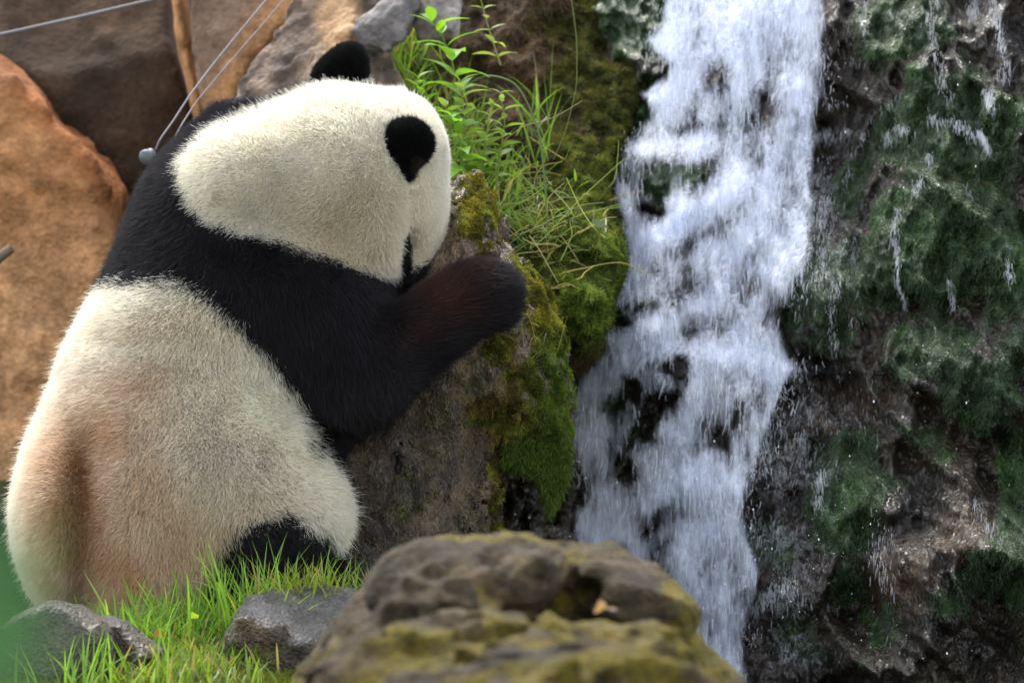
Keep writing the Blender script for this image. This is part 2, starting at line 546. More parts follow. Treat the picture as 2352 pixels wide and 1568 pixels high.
pbm = pn_.new('ShaderNodeBump'); pbm.inputs['Strength'].default_value = 0.6; pbm.inputs['Distance'].default_value = 0.05
pl_.new(pt_.outputs[0], pbm.inputs['Height']); pl_.new(pbm.outputs[0], pb_.inputs['Normal'])
tag(make_mesh('pool', [(-0.05, -1.9, -0.20), (2.2, -1.9, -0.20), (2.2, 1.5, -0.20), (-0.05, 1.5, -0.20)], np.array([[0, 1, 2, 3]]), pw), kind='structure')

def sheet(name, x0, x1, z0, z1, h, fy, colf, mat, hole=None):
    """upright relief sheet: y = fy(x, z)"""
    xs = np.arange(x0, x1, h); zs = np.arange(z0, z1, h)
    X, Z = np.meshgrid(xs, zs, indexing='ij')
    x, z = X.ravel(), Z.ravel()
    y = fy(x, z)
    V = np.stack([x, y, z], 1)
    i = np.arange(len(x)).reshape(X.shape)
    Q = np.stack([i[:-1, :-1], i[1:, :-1], i[1:, 1:], i[:-1, 1:]], -1).reshape(-1, 4)
    if hole is not None:
        k = hole(V)
        Q = Q[k[Q].all(1)]
    N = vnormals(V, Q)
    col = colf(V, N)
    o = make_mesh(name, V, Q, mat, None, col)
    return o, V, Q, N, col

def hill_y(x, z):
    p = np.stack([x, x * 0, z], 1)
    return 2.6 + 0.35 * (z - 0.6) * 0.6 + 0.25 * fbm(p * 1.7, 5, 5) + 0.04 * fbm(p * 9, 3, 8)
def hill_c(V, N):
    k = (fbm(V * 2.5, 4, 14) * 0.5 + 0.5)[:, None]
    return np.array([0.05, 0.035, 0.025]) * (1 - k) + np.array([0.16, 0.09, 0.05]) * k
o, *_ = sheet('hillside', -4.5, 3.2, -0.6, 1.75, 0.03, hill_y, hill_c, M_BACK)
tag(o, kind='structure')

# ------------------------------------------------------------------ boulders cut out of implicit volumes
def boulder(name, poly_uv, ysil, T, Rr, colf, mat, label, cat='rock', res=0.012, tilt=0.0, rough=(0.03, 0.012), freq=(4, 14),
            seed=1, extra=None, parent=None, group=None, stretch=(1, 1, 1), power=2.0, ypad=0.25, cuts=0, cutd=0.8, fine=0.0):
    """rock whose outline at distance ysil follows poly_uv, half thickness T, edge rounding Rr"""
    pl = np.array([P(u, v, ysil)[[0, 2]] for u, v in poly_uv])
    lo = [pl[:, 0].min() - 0.1, ysil - T - ypad, pl[:, 1].min() - 0.1]
    hi = [pl[:, 0].max() + 0.1, ysil + T + 0.15, pl[:, 1].max() + 0.1]
    g = Grid(lo, hi, res)
    x2, z2 = np.broadcast_arrays(g.X[:, 0, :], g.Z[:, 0, :])
    d2 = poly_sd(x2.astype(float), z2.astype(float), pl)[:, None, :].astype(F32)
    zm = pl[:, 1].mean()
    yc = ysil + tilt * (g.Z - zm)
    q = np.maximum(1 + d2 / Rr, 0)
    F = ((q ** power + np.abs((g.Y - yc) / T) ** power) ** (1 / power) - 1) * min(Rr, T)
    F = np.broadcast_to(F, g.n).astype(F32).copy()
    if cuts:
        r2 = np.random.default_rng(seed * 7 + 1)
        c0 = np.array([pl[:, 0].mean(), ysil, zm])
        half = (pl.max(0) - pl.min(0)) / 2
        for _ in range(cuts):
            nv = np.array([r2.uniform(-0.7, 0.7), -1.0, r2.uniform(-0.6, 0.8)]); nv /= np.linalg.norm(nv)
            cc = c0 + np.array([r2.uniform(-0.6, 0.6) * half[0], 0, r2.uniform(-0.6, 0.6) * half[1]])
            F = smax(F, ((g.X - cc[0]) * nv[0] + (g.Y - cc[1]) * nv[1] + (g.Z - cc[2]) * nv[2] - T * cutd * r2.uniform(0.75, 1.1)).astype(F32), 0.008)
        F = np.array(F)
    if extra: F = extra(g, F)
    near = np.abs(F) < 0.09
    X, Y, Z = g.full()
    p = np.stack([X[near] * stretch[0], Y[near] * stretch[1], Z[near] * stretch[2]], 1)
    dn = rough[0] * fbm(p * freq[0], 4, seed) + rough[1] * (ridged(p * freq[1], 3, seed + 50) - 0.6)
    F[near] += dn
    if fine: F[near] += fine * fbm(p * 48, 3, seed + 90)
    F[0], F[-1], F[:, 0], F[:, -1], F[:, :, 0], F[:, :, -1] = (1,) * 6
    V, Q = surface_nets(F, lo, res)
    N = vnormals(V, Q)
    col = colf(V, N)
    o = make_mesh(name, V, Q, mat, parent, col)
    if label: tag(o, label, cat, group)
    return o, V, Q, N, col

def two_tone(a, b, f=4.0, s=1, bias=0.0, sharp=1.6):
    a, b = np.array(a), np.array(b)
    def c(V, N):
        k = np.clip((fbm(V * f, 5, s) * sharp + bias) * 0.5 + 0.5, 0, 1)[:, None]
        return a * (1 - k) + b * k
    return c

# the left background slabs
boulder('rock_slab', [(-260, -200), (390, -200), (398, 60), (418, 150), (448, 255), (480, 360), (310, 520), (285, 455), (245, 400), (170, 300), (90, 215), (0, 150), (-260, 60)],
        1.95, 0.25, 0.07, two_tone((0.024, 0.015, 0.009), (0.085, 0.052, 0.030), 7, 3), M_BACK,
        'huge dark brown rock slab leaning over the orange rock at upper left', res=0.018, rough=(0.035, 0.02), freq=(4, 12), seed=11, power=4, cuts=6, cutd=0.9)
def orange_c(V, N):
    u, v = UV(V)
    base = two_tone((0.26, 0.112, 0.042), (0.46, 0.225, 0.095), 5, 5)(V, N)
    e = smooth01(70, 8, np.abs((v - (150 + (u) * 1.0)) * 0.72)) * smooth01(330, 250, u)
    rim = np.array([0.26, 0.085, 0.024])  # darker rust along the top edge, its shade put into the colour
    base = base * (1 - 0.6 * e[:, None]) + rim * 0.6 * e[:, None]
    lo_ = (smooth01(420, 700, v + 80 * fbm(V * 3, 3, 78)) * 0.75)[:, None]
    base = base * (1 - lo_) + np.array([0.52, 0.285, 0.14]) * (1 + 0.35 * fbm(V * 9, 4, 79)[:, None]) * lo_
    st = smooth01(0.2, 0.45, fbm(V * 7, 4, 77))[:, None]  # dark blotches: shadow mottling put into the rock colour
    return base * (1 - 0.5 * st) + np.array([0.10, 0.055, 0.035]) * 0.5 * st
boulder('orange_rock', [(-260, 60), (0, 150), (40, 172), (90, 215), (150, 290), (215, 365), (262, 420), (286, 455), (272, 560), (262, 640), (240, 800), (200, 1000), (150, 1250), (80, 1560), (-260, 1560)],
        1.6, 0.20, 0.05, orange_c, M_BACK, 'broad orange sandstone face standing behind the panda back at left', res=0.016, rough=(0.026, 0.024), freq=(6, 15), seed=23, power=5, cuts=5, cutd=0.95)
boulder('orange_rock', [(384, -40), (432, -40), (441, 60), (456, 150), (478, 240), (520, 420), (462, 420), (444, 262), (418, 160), (400, 80)],
        1.72, 0.10, 0.03, two_tone((0.40, 0.20, 0.08), (0.52, 0.28, 0.12), 8, 15), M_BACK,
        'thin upright orange rock edge between the dark slab and brown rock', res=0.012, rough=(0.012, 0.006), seed=31)
def brown_c(V, N):
    u, v = UV(V)
    base = two_tone((0.11, 0.070, 0.048), (0.22, 0.14, 0.09), 6, 6)(V, N)
    k = smooth01(520, 610, u + 0.6 * v - 40)[:, None]
    return base * (1 - k) + np.array([0.36, 0.18, 0.075]) * k
boulder('brown_rock', [(428, -160), (760, -160), (690, 20), (620, 110), (560, 200), (540, 420), (480, 420), (474, 230), (452, 130), (438, 50)],
        1.55, 0.16, 0.05, brown_c, M_BACK, 'brown rock with an orange side behind the thin fence wires', res=0.014, rough=(0.02, 0.012), seed=37, power=4, cuts=4, cutd=0.9)
def ledge_c(V, N):
    u, v = UV(V)
    base = two_tone((0.060, 0.038, 0.026), (0.24, 0.165, 0.115), 15, 8, 0.0, 2.6)(V, N)
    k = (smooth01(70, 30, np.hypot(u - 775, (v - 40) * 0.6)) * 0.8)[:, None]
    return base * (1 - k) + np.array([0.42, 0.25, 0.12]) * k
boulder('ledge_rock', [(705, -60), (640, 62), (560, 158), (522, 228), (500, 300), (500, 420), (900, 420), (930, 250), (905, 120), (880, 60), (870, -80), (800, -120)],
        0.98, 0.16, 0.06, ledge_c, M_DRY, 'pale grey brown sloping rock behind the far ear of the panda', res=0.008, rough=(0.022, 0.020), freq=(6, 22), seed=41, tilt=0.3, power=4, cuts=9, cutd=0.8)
boulder('stone', [(806, 70), (846, 30), (880, 0), (900, -60), (960, -60), (962, 20), (930, 90), (880, 118), (830, 108)], 0.90, 0.06, 0.04,
        two_tone((0.07, 0.065, 0.068), (0.22, 0.195, 0.185), 14, 9), M_DRY, 'grey angular stone at the top edge left of the tall leafy stem', res=0.007, rough=(0.018, 0.014), freq=(9, 24), seed=43, power=4, cuts=5)
boulder('stone', [(940, -50), (1042, -50), (1056, 20), (1048, 86), (1010, 100), (958, 92), (945, 40)], 0.95, 0.06, 0.035,
        two_tone((0.20, 0.175, 0.165), (0.33, 0.29, 0.26), 12, 12), M_DRY, 'flat grey stone at the top edge behind the tall leafy stem', res=0.007, rough=(0.014, 0.010), freq=(9, 24), seed=47, power=4, cuts=3)
# ------------------------------------------------------------------ earth bank with mossy mounds
MOUNDS = [(1355, 560, 75, 60, 0.09), (1215, 540, 90, 55, 0.06), (1350, 700, 75, 75, 0.10), (1270, 650, 70, 60, 0.05), (1400, 420, 70, 60, 0.05), (1390, 250, 80, 90, 0.05), (1470, 160, 60, 80, 0.05), (1300, 130, 90, 60, 0.05), (1180, 250, 80, 60, 0.04)]
KB = 8.6 / 8 / 1176
def ref_uv(x, z):
    return 1176 + x / KB, 784 - (z - ZC) / KB
def bank_y(x, z):
    u, v = ref_uv(x, z)
    y = np.interp(v, [-300, 0, 300, 520, 700, 790, 880, 1000], [1.45, 1.18, 0.92, 0.62, 0.46, 0.47, 0.75, 1.0])
    y = y + 0.55 * smooth01(930, 760, u) 
    ue = np.interp(v, [-150, 0, 150, 300, 410, 520, 600, 700, 800, 900], [1540, 1520, 1500, 1450, 1395, 1415, 1432, 1385, 1365, 1330])
    y = y + 0.6 * smooth01(ue - 25, ue + 75, u)
    p = np.stack([x, x * 0, z], 1)
    y = y - 0.09 * fbm(p * 4.5, 4, 61) - 0.045 * (ridged(p * 11, 3, 64) - 0.5) - 0.014 * fbm(p * 40, 3, 66) - 0.035 * (ridged(p * 23, 3, 65) - 0.5)
    for (a, b, ru, rv, h) in MOUNDS:
        y = y - h * np.exp(-((u - a) / ru) ** 2 - ((v - b) / rv) ** 2)
    return y
def bank_moss(V):
    """0..1 moss cover and 0..1 brightness of the moss"""
    u, v = UV(V)
    m = np.zeros(len(V)); br = np.zeros(len(V))
    for (a, b, ru, rv, w, q) in [(1370, 570, 80, 70, 1.3, 1.0), (1350, 700, 80, 85, 1.3, 1.0), (1230, 545, 120, 60, 1.1, 0.7), (1270, 640, 80, 70, 0.9, 0.6),
                                 (1400, 420, 80, 70, 1.0, 0.45), (1420, 280, 90, 120, 0.9, 0.18), (1490, 160, 70, 120, 0.8, 0.12), (1300, 330, 70, 70, 0.5, 0.3), (1150, 480, 80, 60, 0.7, 0.6), (1420, 40, 110, 90, 0.9, 0.1), (1430, 500, 50, 60, 0.9, 0.5), (1410, 630, 40, 60, 1.0, 0.8), (1340, 180, 70, 90, 0.75, 0.1), (1290, 430, 80, 60, 0.7, 0.3), (1330, 780, 60, 40, 0.8, 0.5), (1280, 60, 60, 60, 0.45, 0.1)]:
        e = np.exp(-((u - a) / ru) ** 2 - ((v - b) / rv) ** 2) * w
        br = np.where(e > m, q, br)
        m = np.maximum(m, e)
    m = smooth01(0.28, 0.62, m + 0.4 * fbm(V * 14, 3, 71) + 0.10)
    return m, br
def bank_c(V, N):
    m, br = bank_moss(V)
    base = two_tone((0.035, 0.024, 0.016), (0.11, 0.07, 0.042), 12, 19)(V, N)
    mo = np.array([0.05, 0.06, 0.012]) * (1 - br[:, None]) + np.array([0.07, 0.11, 0.012]) * br[:, None]
    return base * (1 - m[:, None]) + mo * m[:, None]
bank, bV, bQ, bN, bC = sheet('earth_bank', P(700, 0, 0.6)[0], P(1660, 0, 0.6)[0], P(0, 960, 0.6)[2], P(0, -150, 0.6)[2], 0.006, bank_y, bank_c, M_SOIL)
tag(bank, kind='structure')

# ------------------------------------------------------------------ wet rock face under and beside the fall
FU = np.array([1000, 1300, 1500, 1900, 2352, 2800.])
FT = np.array([1.45, 1.3, 1.15, 0.90, 0.60, 0.4])
FM = np.array([1.15, 0.95, 0.72, 0.50, 0.25, 0.1])
FB = np.array([1.10, 0.95, 0.60, 0.22, -0.10, -0.3])
FACE_LUMPS = [(1860, 660, 80, 110, 0.12), (2180, 330, 150, 200, 0.10), (2190, 560, 150, 130, 0.10), (2120, 830, 90, 70, 0.08), (1950, 1110, 90, 120, 0.13), (2200, 870, 60, 60, 0.08),
              (2060, 1300, 130, 110, 0.12), (2230, 1200, 120, 80, 0.08), (2330, 1100, 60, 90, 0.08), (1800, 1330, 90, 80, 0.08), (1990, 1450, 120, 80, 0.07), (2080, 80, 90, 120, 0.07),
              (1560, 400, 90, 60, 0.10), (1480, 720, 80, 50, 0.08), (1550, 860, 80, 60, 0.08), (1690, 960, 60, 70, 0.06), (1650, 1120, 120, 60, 0.06),
              (2150, 700, 160, 30, -0.07), (2050, 1190, 120, 30, -0.06), (1930, 350, 60, 120, -0.08), (2250, 1010, 90, 30, -0.07), (1900, 1400, 70, 60, -0.06)]
def face_smooth(u, v):
    t, m, b = np.interp(u, FU, FT), np.interp(u, FU, FM), np.interp(u, FU, FB)
    s = np.clip(v / 1568, -0.4, 1.3)
    y = np.where(s < 0.5, t + (m - t) * s * 2, m + (b - m) * (s - 0.5) * 2)
    for (a, c, ru, rv, h) in FACE_LUMPS:
        y = y - h * np.exp(-((u - a) / ru) ** 2 - ((v - c) / rv) ** 2)
    return y
def face_y(x, z):
    u, v = ref_uv(x, z)
    p = np.stack([x, x * 0, z], 1)
    pz = p * np.array([1.15, 1, 0.75])
    dg = np.stack([(x * 0.75 - z * 0.66) * 2.2, x * 0, (x * 0.66 + z * 0.75) * 6.5], 1)
    slab = smooth01(1750, 1950, u) * smooth01(640, 860, v)
    return (face_smooth(u, v) - 0.10 * slab * (ridged(dg + 0.5 * fbm(p * 3, 2, 93)[:, None], 3, 94) - 0.5) - 0.10 * fbm(pz * 3.6, 4, 91) - 0.13 * (ridged(pz * 7, 3, 95) - 0.5)
            - 0.055 * (ridged(pz * 21, 3, 97) - 0.5) - 0.012 * fbm(pz * 75, 2, 99))
GREEN = [(1860, 640, 75, 110, 1.2), (2190, 300, 170, 160, 1.0), (2190, 560, 190, 140, 1.3), (2080, 60, 110, 120, 0.8), (1950, 1120, 85, 130, 1.3), (2140, 800, 120, 80, 1.0),
         (2210, 870, 70, 80, 1.1), (2335, 1180, 45, 220, 1.2), (2250, 930, 60, 70, 0.9), (1760, 1250, 60, 60, 0.8), (1530, 400, 90, 80, 0.9), (1450, 730, 80, 50, 0.9), (1400, 930, 60, 60, .7),
         (1960, 520, 60, 200, 0.5), (2020, 1440, 60, 60, 0.6), (2180, 1390, 60, 40, 0.6), (1840, 1480, 90, 60, .5), (2320, 850, 60, 200, 0.6), (1500, 40, 110, 110, 1.0), (1480, 280, 70, 120, 0.9), (1900, 760, 60, 60, .7), (2000, 620, 90, 120, .7), (2290, 700, 60, 80, .7), (2120, 1010, 90, 50, .6), (1950, 1330, 50, 60, .6), (2260, 1330, 70, 60, .6)]
BROWN = [(2060, 1330, 110, 110, 1.0), (2230, 1230, 110, 90, 1.0), (1900, 930, 170, 80, 0.8), (2010, 1000, 110, 80, 0.6), (1930, 350, 50, 110, 0.4), (2150, 1450, 200, 70, 0.3), (2280, 1060, 90, 60, 0.5)]
def blobs(u, v, lst):
    m = np.zeros(len(u))
    for (a, b, ru, rv, w) in lst:
        m = np.maximum(m, w * np.exp(-((u - a) / ru) ** 2 - ((v - b) / rv) ** 2))
    return m
def face_moss(V):
    u, v = UV(V)
    return smooth01(0.30, 0.62, blobs(u, v, GREEN) + 0.5 * fbm(V * 13, 4, 103) + 0.06)
def face_c(V, N):
    u, v = UV(V)
    g = face_moss(V)[:, None]
    b = smooth01(0.3, 0.8, blobs(u, v, BROWN) + 0.3 * fbm(V * 10, 3, 107))[:, None]
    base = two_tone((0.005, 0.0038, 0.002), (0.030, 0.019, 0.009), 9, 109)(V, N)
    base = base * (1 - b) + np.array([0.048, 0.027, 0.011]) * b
    gr = two_tone((0.010, 0.028, 0.008), (0.030, 0.065, 0.014), 14, 113)(V, N)
    return base * (1 - g) + gr * g
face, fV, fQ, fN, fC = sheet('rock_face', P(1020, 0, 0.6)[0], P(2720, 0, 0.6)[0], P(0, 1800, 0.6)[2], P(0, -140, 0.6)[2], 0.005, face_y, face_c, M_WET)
tag(face, kind='structure')

# ------------------------------------------------------------------ the boulder under the panda's paw
BPOLY = [(880, 700), (930, 610), (985, 520), (1030, 432), (1075, 418), (1112, 455), (1150, 530), (1185, 580), (1235, 640), (1285, 715), (1303, 800), (1308, 900), (1306, 990), (1290, 1060), (1245, 1052), (1200, 1040), (1160, 1060), (1148, 1130), (1138, 1200), (1130, 1480), (640, 1480), (700, 1000)]
def boulder_moss(V, N):
    u, v = UV(V)
    e = poly_sd(u, v, BPOLY)
    right = smooth01(-150, -40, e) * smooth01(1100, 1180, u) * smooth01(560, 640, v)
    low = blobs(u, v, [(1180, 960, 90, 120, 1.1), (1245, 960, 70, 130, 1.3), (1140, 1100, 40, 110, 0.9), (1205, 640, 45, 100, 1.1), (1255, 760, 55, 130, 1.3), (1100, 470, 75, 80, 1.4), (1150, 800, 60, 70, 0.5), (1075, 880, 50, 80, 0.45)])
    m = np.maximum(right * 0.8, low)
    m = smooth01(0.42, 0.66, m * 0.85 + 0.75 * fbm(V * 17, 4, 121))
    br = smooth01(1190, 1290, u + 30 * fbm(V * 9, 2, 3))
    return m, br
def bould_c(V, N):
    u, v = UV(V)
    m, br = boulder_moss(V, N)
    base = two_tone((0.026, 0.018, 0.010), (0.17, 0.112, 0.062), 22, 123, 0.0, 2.4)(V, N)
    tan = (blobs(u, v, [(1060, 560, 120, 100, 1.1), (1210, 740, 60, 110, 0.9), (1040, 430, 60, 60, 0.9), (1130, 840, 60, 60, 0.6)]) * 0.9).clip(0, 1)[:, None]
    base = base * (1 - tan) + np.array([0.36, 0.25, 0.15]) * (0.7 + 0.6 * fbm(V * 20, 3, 9)[:, None]) * tan
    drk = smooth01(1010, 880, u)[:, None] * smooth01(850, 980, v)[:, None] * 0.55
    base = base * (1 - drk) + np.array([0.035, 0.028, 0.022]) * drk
    mo = np.array([0.10, 0.075, 0.018]) * (1 - br[:, None]) + np.array([0.06, 0.085, 0.012]) * br[:, None]
    return base * (1 - m[:, None]) + mo * m[:, None]
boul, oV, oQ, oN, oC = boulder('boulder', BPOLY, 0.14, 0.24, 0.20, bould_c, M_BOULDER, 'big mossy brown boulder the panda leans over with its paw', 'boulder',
                               res=0.0065, tilt=0.22, rough=(0.03, 0.034), freq=(5, 24), seed=131, stretch=(1.2, 1.2, 0.7))

# ------------------------------------------------------------------ small rocks in front
def wetrock_c(V, N):
    up = smooth01(0.35, 0.75, N[:, 2] + 0.25 * fbm(V * 14, 3, 4))[:, None]
    side = two_tone((0.045, 0.028, 0.016), (0.12, 0.075, 0.040), 12, 141)(V, N)
    top = two_tone((0.030, 0.026, 0.024), (0.10, 0.092, 0.092), 20, 143, 0, 2.2)(V, N)
    mo = smooth01(0.2, 0.5, fbm(V * 11, 4, 145) + 0.2 * (1 - up[:, 0]) - 0.1)[:, None] * 0.7
    c = side * (1 - up) + top * up
    return c * (1 - mo * (1 - up)) + np.array([0.10, 0.095, 0.02]) * mo * (1 - up)
M_WETTOP = mat_rock('wet_grey_rock', 0.45, 0.9, 1.2, 0.55, 0.5, (1, 1, 1), 0.22, coat=0.25)
def wr_extra(g, F):
    # a sawn-off slanting top and a hollow in it
    c = P(690, 1400, -0.6)
    plane = (g.Z - c[2]) * 0.92 + (g.Y - c[1]) * -0.36 + (g.X - c[0]) * 0.16 - 0.012
    F = smax(F, np.broadcast_to(plane, F.shape), 0.03)
    return smax(F, -ell(g, P(665, 1440, -0.74), (0.035, 0.04, 0.035)), 0.02)
boulder('wet_stone', [(512, 1520), (535, 1440), (560, 1380), (600, 1346), (660, 1335), (800, 1340), (880, 1360), (900, 1440), (880, 1600), (540, 1600)],
        -0.58, 0.17, 0.09, wetrock_c, M_WETTOP, 'wet grey topped stone half buried in the grass below the black foot', 'stone', res=0.006, rough=(0.02, 0.010), freq=(6, 20), seed=151, extra=wr_extra, cuts=5)
boulder('wet_stone', [(-120, 1470), (0, 1440), (60, 1400), (115, 1378), (165, 1392), (205, 1420), (235, 1426), (262, 1470), (300, 1700), (-120, 1700)],
        -0.70, 0.18, 0.10, two_tone((0.032, 0.025, 0.018), (0.10, 0.082, 0.062), 12, 161), M_WETTOP, 'big grey brown rock in the lower left corner', 'rock', res=0.008, rough=(0.016, 0.010), freq=(6, 20), seed=163, power=3, cuts=6)
boulder('wet_stone', [(225, 1440), (250, 1420), (290, 1432), (330, 1465), (378, 1500), (340, 1520), (320, 1620), (220, 1620)],
        -0.64, 0.09, 0.05, wetrock_c, M_WETTOP, 'narrow wet dark stone beside the grey rock at lower left', 'stone', res=0.006, rough=(0.010, 0.008), freq=(9, 24), seed=167, cuts=5)

# ------------------------------------------------------------------ the near boulder
def fg_extra(g, F):
    y = -2.0
    def e(u, v, yy, ru, rv, ry, rot=0):
        k = (8 + yy) / 8 / 1176
        return ell(g, P(u, v, yy), (ru * k, ry, rv * k), rot)
    F = smin(F, e(1055, 1352, -2.22, 215, 118, 0.16, -0.05), 0.012)
    F = smin(F, e(1200, 1330, -2.28, 75, 90, 0.11, -0.35), 0.008)
    F = smin(F, e(985, 1392, -2.42, 108, 60, 0.085, -0.08), 0.006)
    F = smin(F, e(1440, 1366, -2.16, 165, 84, 0.14, -0.46), 0.012)
    F = smin(F, e(870, 1462, -2.48, 74, 52, 0.07, 0.3), 0.01)
    xl = np.interp(g.Y.ravel(), [-3.4, -2.9, -2.5, -2.3], [P(640, 0, -3.3)[0], P(690, 0, -2.9)[0], P(745, 0, -2.5)[0], P(810, 0, -2.3)[0]])[None, :, None]
    xr = np.interp(g.Y.ravel(), [-3.4, -2.9, -2.5, -2.3], [P(1740, 0, -3.3)[0], P(1610, 0, -2.9)[0], P(1550, 0, -2.5)[0], P(1500, 0, -2.3)[0]])[None, :, None]
    top = 0.236 + 0.050 * (g.Y + 2.3) - 0.055 * ((g.X - P(1230, 0, -2.4)[0]) / 0.3) ** 2
    slope = smax((g.Z - top) * 0.9, smax((xl - g.X) * 0.7 + (g.Z - top) * 0.5, (g.X - xr) * 0.7 + (g.Z - top) * 0.5, 0.03), 0.04)
    slope = np.maximum(slope, np.maximum(g.Y + 2.40, -3.42 - g.Y))
    F = smin(F, np.broadcast_to(slope, F.shape), 0.02)
    F = smax(F, -e(1350, 1362, -2.36, 62, 62, 0.16, -0.5), 0.012)
    F = smax(F, -e(1420, 1402, -2.40, 100, 26, 0.14, -0.2), 0.012)
    F = smax(F, -e(1150, 1312, -2.46, 9, 42, 0.06, 0.5), 0.006)
    X, Y, Z = g.full()
    near = np.abs(F) < 0.08
    p = np.stack([X[near] * 4.0 + Y[near] * 2.0, Y[near] * 8 - X[near] * 5.0, Z[near] * 8], 1)
    front = smooth01(-2.25, -2.4, Y[near])
    F[near] += -0.065 * (ridged(p, 3, 173) - 0.55) * (0.12 + 0.88 * front)
    return F
def fg_c(V, N):
    u, v = UV(V)
    base = two_tone((0.015, 0.011, 0.0055), (0.080, 0.058, 0.032), 14, 181, 0, 2.4)(V, N)
    mo = smooth01(0.08, 0.40, fbm(V * np.array([6, 6, 12]), 4, 183) + 0.12 * N[:, 2] + 0.20 * smooth01(1390, 1460, v) - 0.06)[:, None]
    c = base * (1 - 0.85 * mo) + np.array([0.115, 0.088, 0.004]) * 0.85 * mo
    tanm = smooth01(0.3, 0.6, fbm(V * 9, 3, 187))[:, None] * 0.6
    return c * (1 - tanm) + np.array([0.10, 0.066, 0.034]) * tanm
boulder('boulder', [(600, 1700), (690, 1560), (745, 1470), (800, 1385), (850, 1325), (900, 1275), (950, 1248), (1010, 1236), (1100, 1232), (1160, 1224), (1240, 1234), (1330, 1262), (1430, 1298), (1500, 1330), (1560, 1380), (1605, 1440), (1640, 1500), (1720, 1590), (1790, 1750)],
        -2.05, 0.17, 0.12, fg_c, M_NEAR, 'blurred lumpy boulder with yellow moss in front of the waterfall foot', 'boulder', res=0.008, rough=(0.025, 0.010), freq=(6, 20), seed=191, extra=fg_extra, ypad=1.15, fine=0.006)

# ------------------------------------------------------------------ the panda
g = Grid((-1.12, -0.62, -0.06), (0.20, 0.55, 1.25), 0.0105)
pu = lambda u: (u - 1176) / 1176
pz = lambda v: ZC + (784 - v) / 1176
L = np.array([  # v, left, right, half depth, depth centre
    (235, 500, 600, .06, .12), (262, 478, 660, .11, .11), (300, 425, 720, .16, .10), (350, 378, 780, .20, .08), (420, 330, 850, .23, .06), (500, 300, 890, .25, .05), (580, 272, 900, .26, .04), (660, 238, 890, .27, .03),
    (740, 190, 860, .28, .02), (830, 154, 815, .29, .02), (930, 114, 770, .30, .02), (1030, 82, 745, .31, .02), (1130, 58, 735, .32, .03), (1190, 50, 735, .32, .03),
    (1250, 60, 725, .31, .03), (1310, 80, 690, .30, .03), (1370, 104, 620, .28, .03), (1420, 160, 540, .22, .03), (1455, 250, 430, .12, .03)], float)
zz = pz(L[:, 0])[::-1]
zi = np.linspace(zz[0], zz[-1], 200)
def sm(c):
    a = np.interp(zi, zz, c[::-1])
    k = np.hanning(17); k /= k.sum()
    return np.convolve(np.pad(a, 8, mode='edge'), k, 'valid')
lx, rx, dy, cyy = sm(pu(L[:, 1])), sm(pu(L[:, 2])), sm(L[:, 3]), sm(L[:, 4])
Zf = g.Z.ravel()
lxz, rxz, dyz, cyz = (np.interp(Zf, zi, c).astype(F32)[None, None, :] for c in (lx, rx, dy, cyy))
cx, hx = (lxz + rxz) / 2, (rxz - lxz) / 2
q = np.sqrt(((g.X - cx) / hx) ** 2 + ((g.Y - cyz) / dyz) ** 2)
Fp = (q - 1) * np.minimum(hx, dyz)
Fp = np.maximum(Fp, np.maximum(g.Z - pz(240), pz(1455) - g.Z))
Fp = np.broadcast_to(Fp, g.n).astype(F32).copy()
def E(u, v, y, ru, rv, ry, rot=0): return ell(g, (pu(u), y, pz(v)), (ru / 1176, ry, rv / 1176), rot)
def C(u0, v0, y0, u1, v1, y1, r0, r1): return cone(g, (pu(u0), y0, pz(v0)), (pu(u1), y1, pz(v1)), r0 / 1176, r1 / 1176)
# haunches
Fp = smin(Fp, E(565, 1105, -0.13, 205, 230, 0.22, 0.15), 0.07)
Fp = smin(Fp, E(660, 1190, -0.20, 135, 100, 0.15), 0.06)
Fp = smin(Fp, E(200, 1190, -0.06, 140, 225, 0.25), 0.05)
# feet
Fp = smin(Fp, C(600, 1255, -0.22, 745, 1330, -0.26, 75, 68), 0.03)
Fp = smin(Fp, C(120, 1290, 0.14, -15, 1275, 0.22, 90, 72), 0.03)
# shoulder, near arm reaching over the boulder, far arm
Fp = smin(Fp, E(690, 700, -0.10, 200, 160, 0.20, -0.5), 0.09)
Fp = smin(Fp, C(690, 740, -0.14, 835, 865, -0.20, 142, 92), 0.07)
Fp = smin(Fp, C(835, 865, -0.20, 1075, 690, -0.17, 90, 72), 0.05)
Fp = smin(Fp, E(1115, 675, -0.16, 62, 66, 0.062, 0.5), 0.03)
Fp = smin(Fp, E(1150, 650, -0.165, 26, 24, 0.03), 0.02)
Fp = smin(Fp, E(1164, 682, -0.17, 24, 24, 0.03), 0.02)
Fp = smin(Fp, E(1150, 715, -0.165, 24, 24, 0.03), 0.02)
Fp = smin(Fp, E(780, 960, 0.0, 70, 130, 0.12), 0.08)
Fp = smin(Fp, C(800, 640, 0.25, 1000, 640, 0.34, 95, 70), 0.05)
# head and neck
Fp = smin(Fp, E(580, 420, -0.03, 165, 150, 0.235, 0.25), 0.05)
Fp = smin(Fp, E(765, 415, -0.02, 205, 212, 0.235, 0), 0.06)
Fp = smin(Fp, E(850, 520, -0.07, 85, 105, 0.14, 0.1), 0.05)
hd = E(945, 400, 0.02, 80, 165, 0.14, 0.05)
hd = smin(hd, E(938, 585, 0.06, 45, 75, 0.10, 0.0), 0.03)
hd = smin(hd, E(970, 500, 0.06, 52, 95, 0.09, 0.1), 0.03)
kk_ = 0.03 + 0.06 * smooth01(420, 330, 784 - (g.Z - ZC) * 1176)
Fp = smin(Fp, hd, kk_ + 0.02)
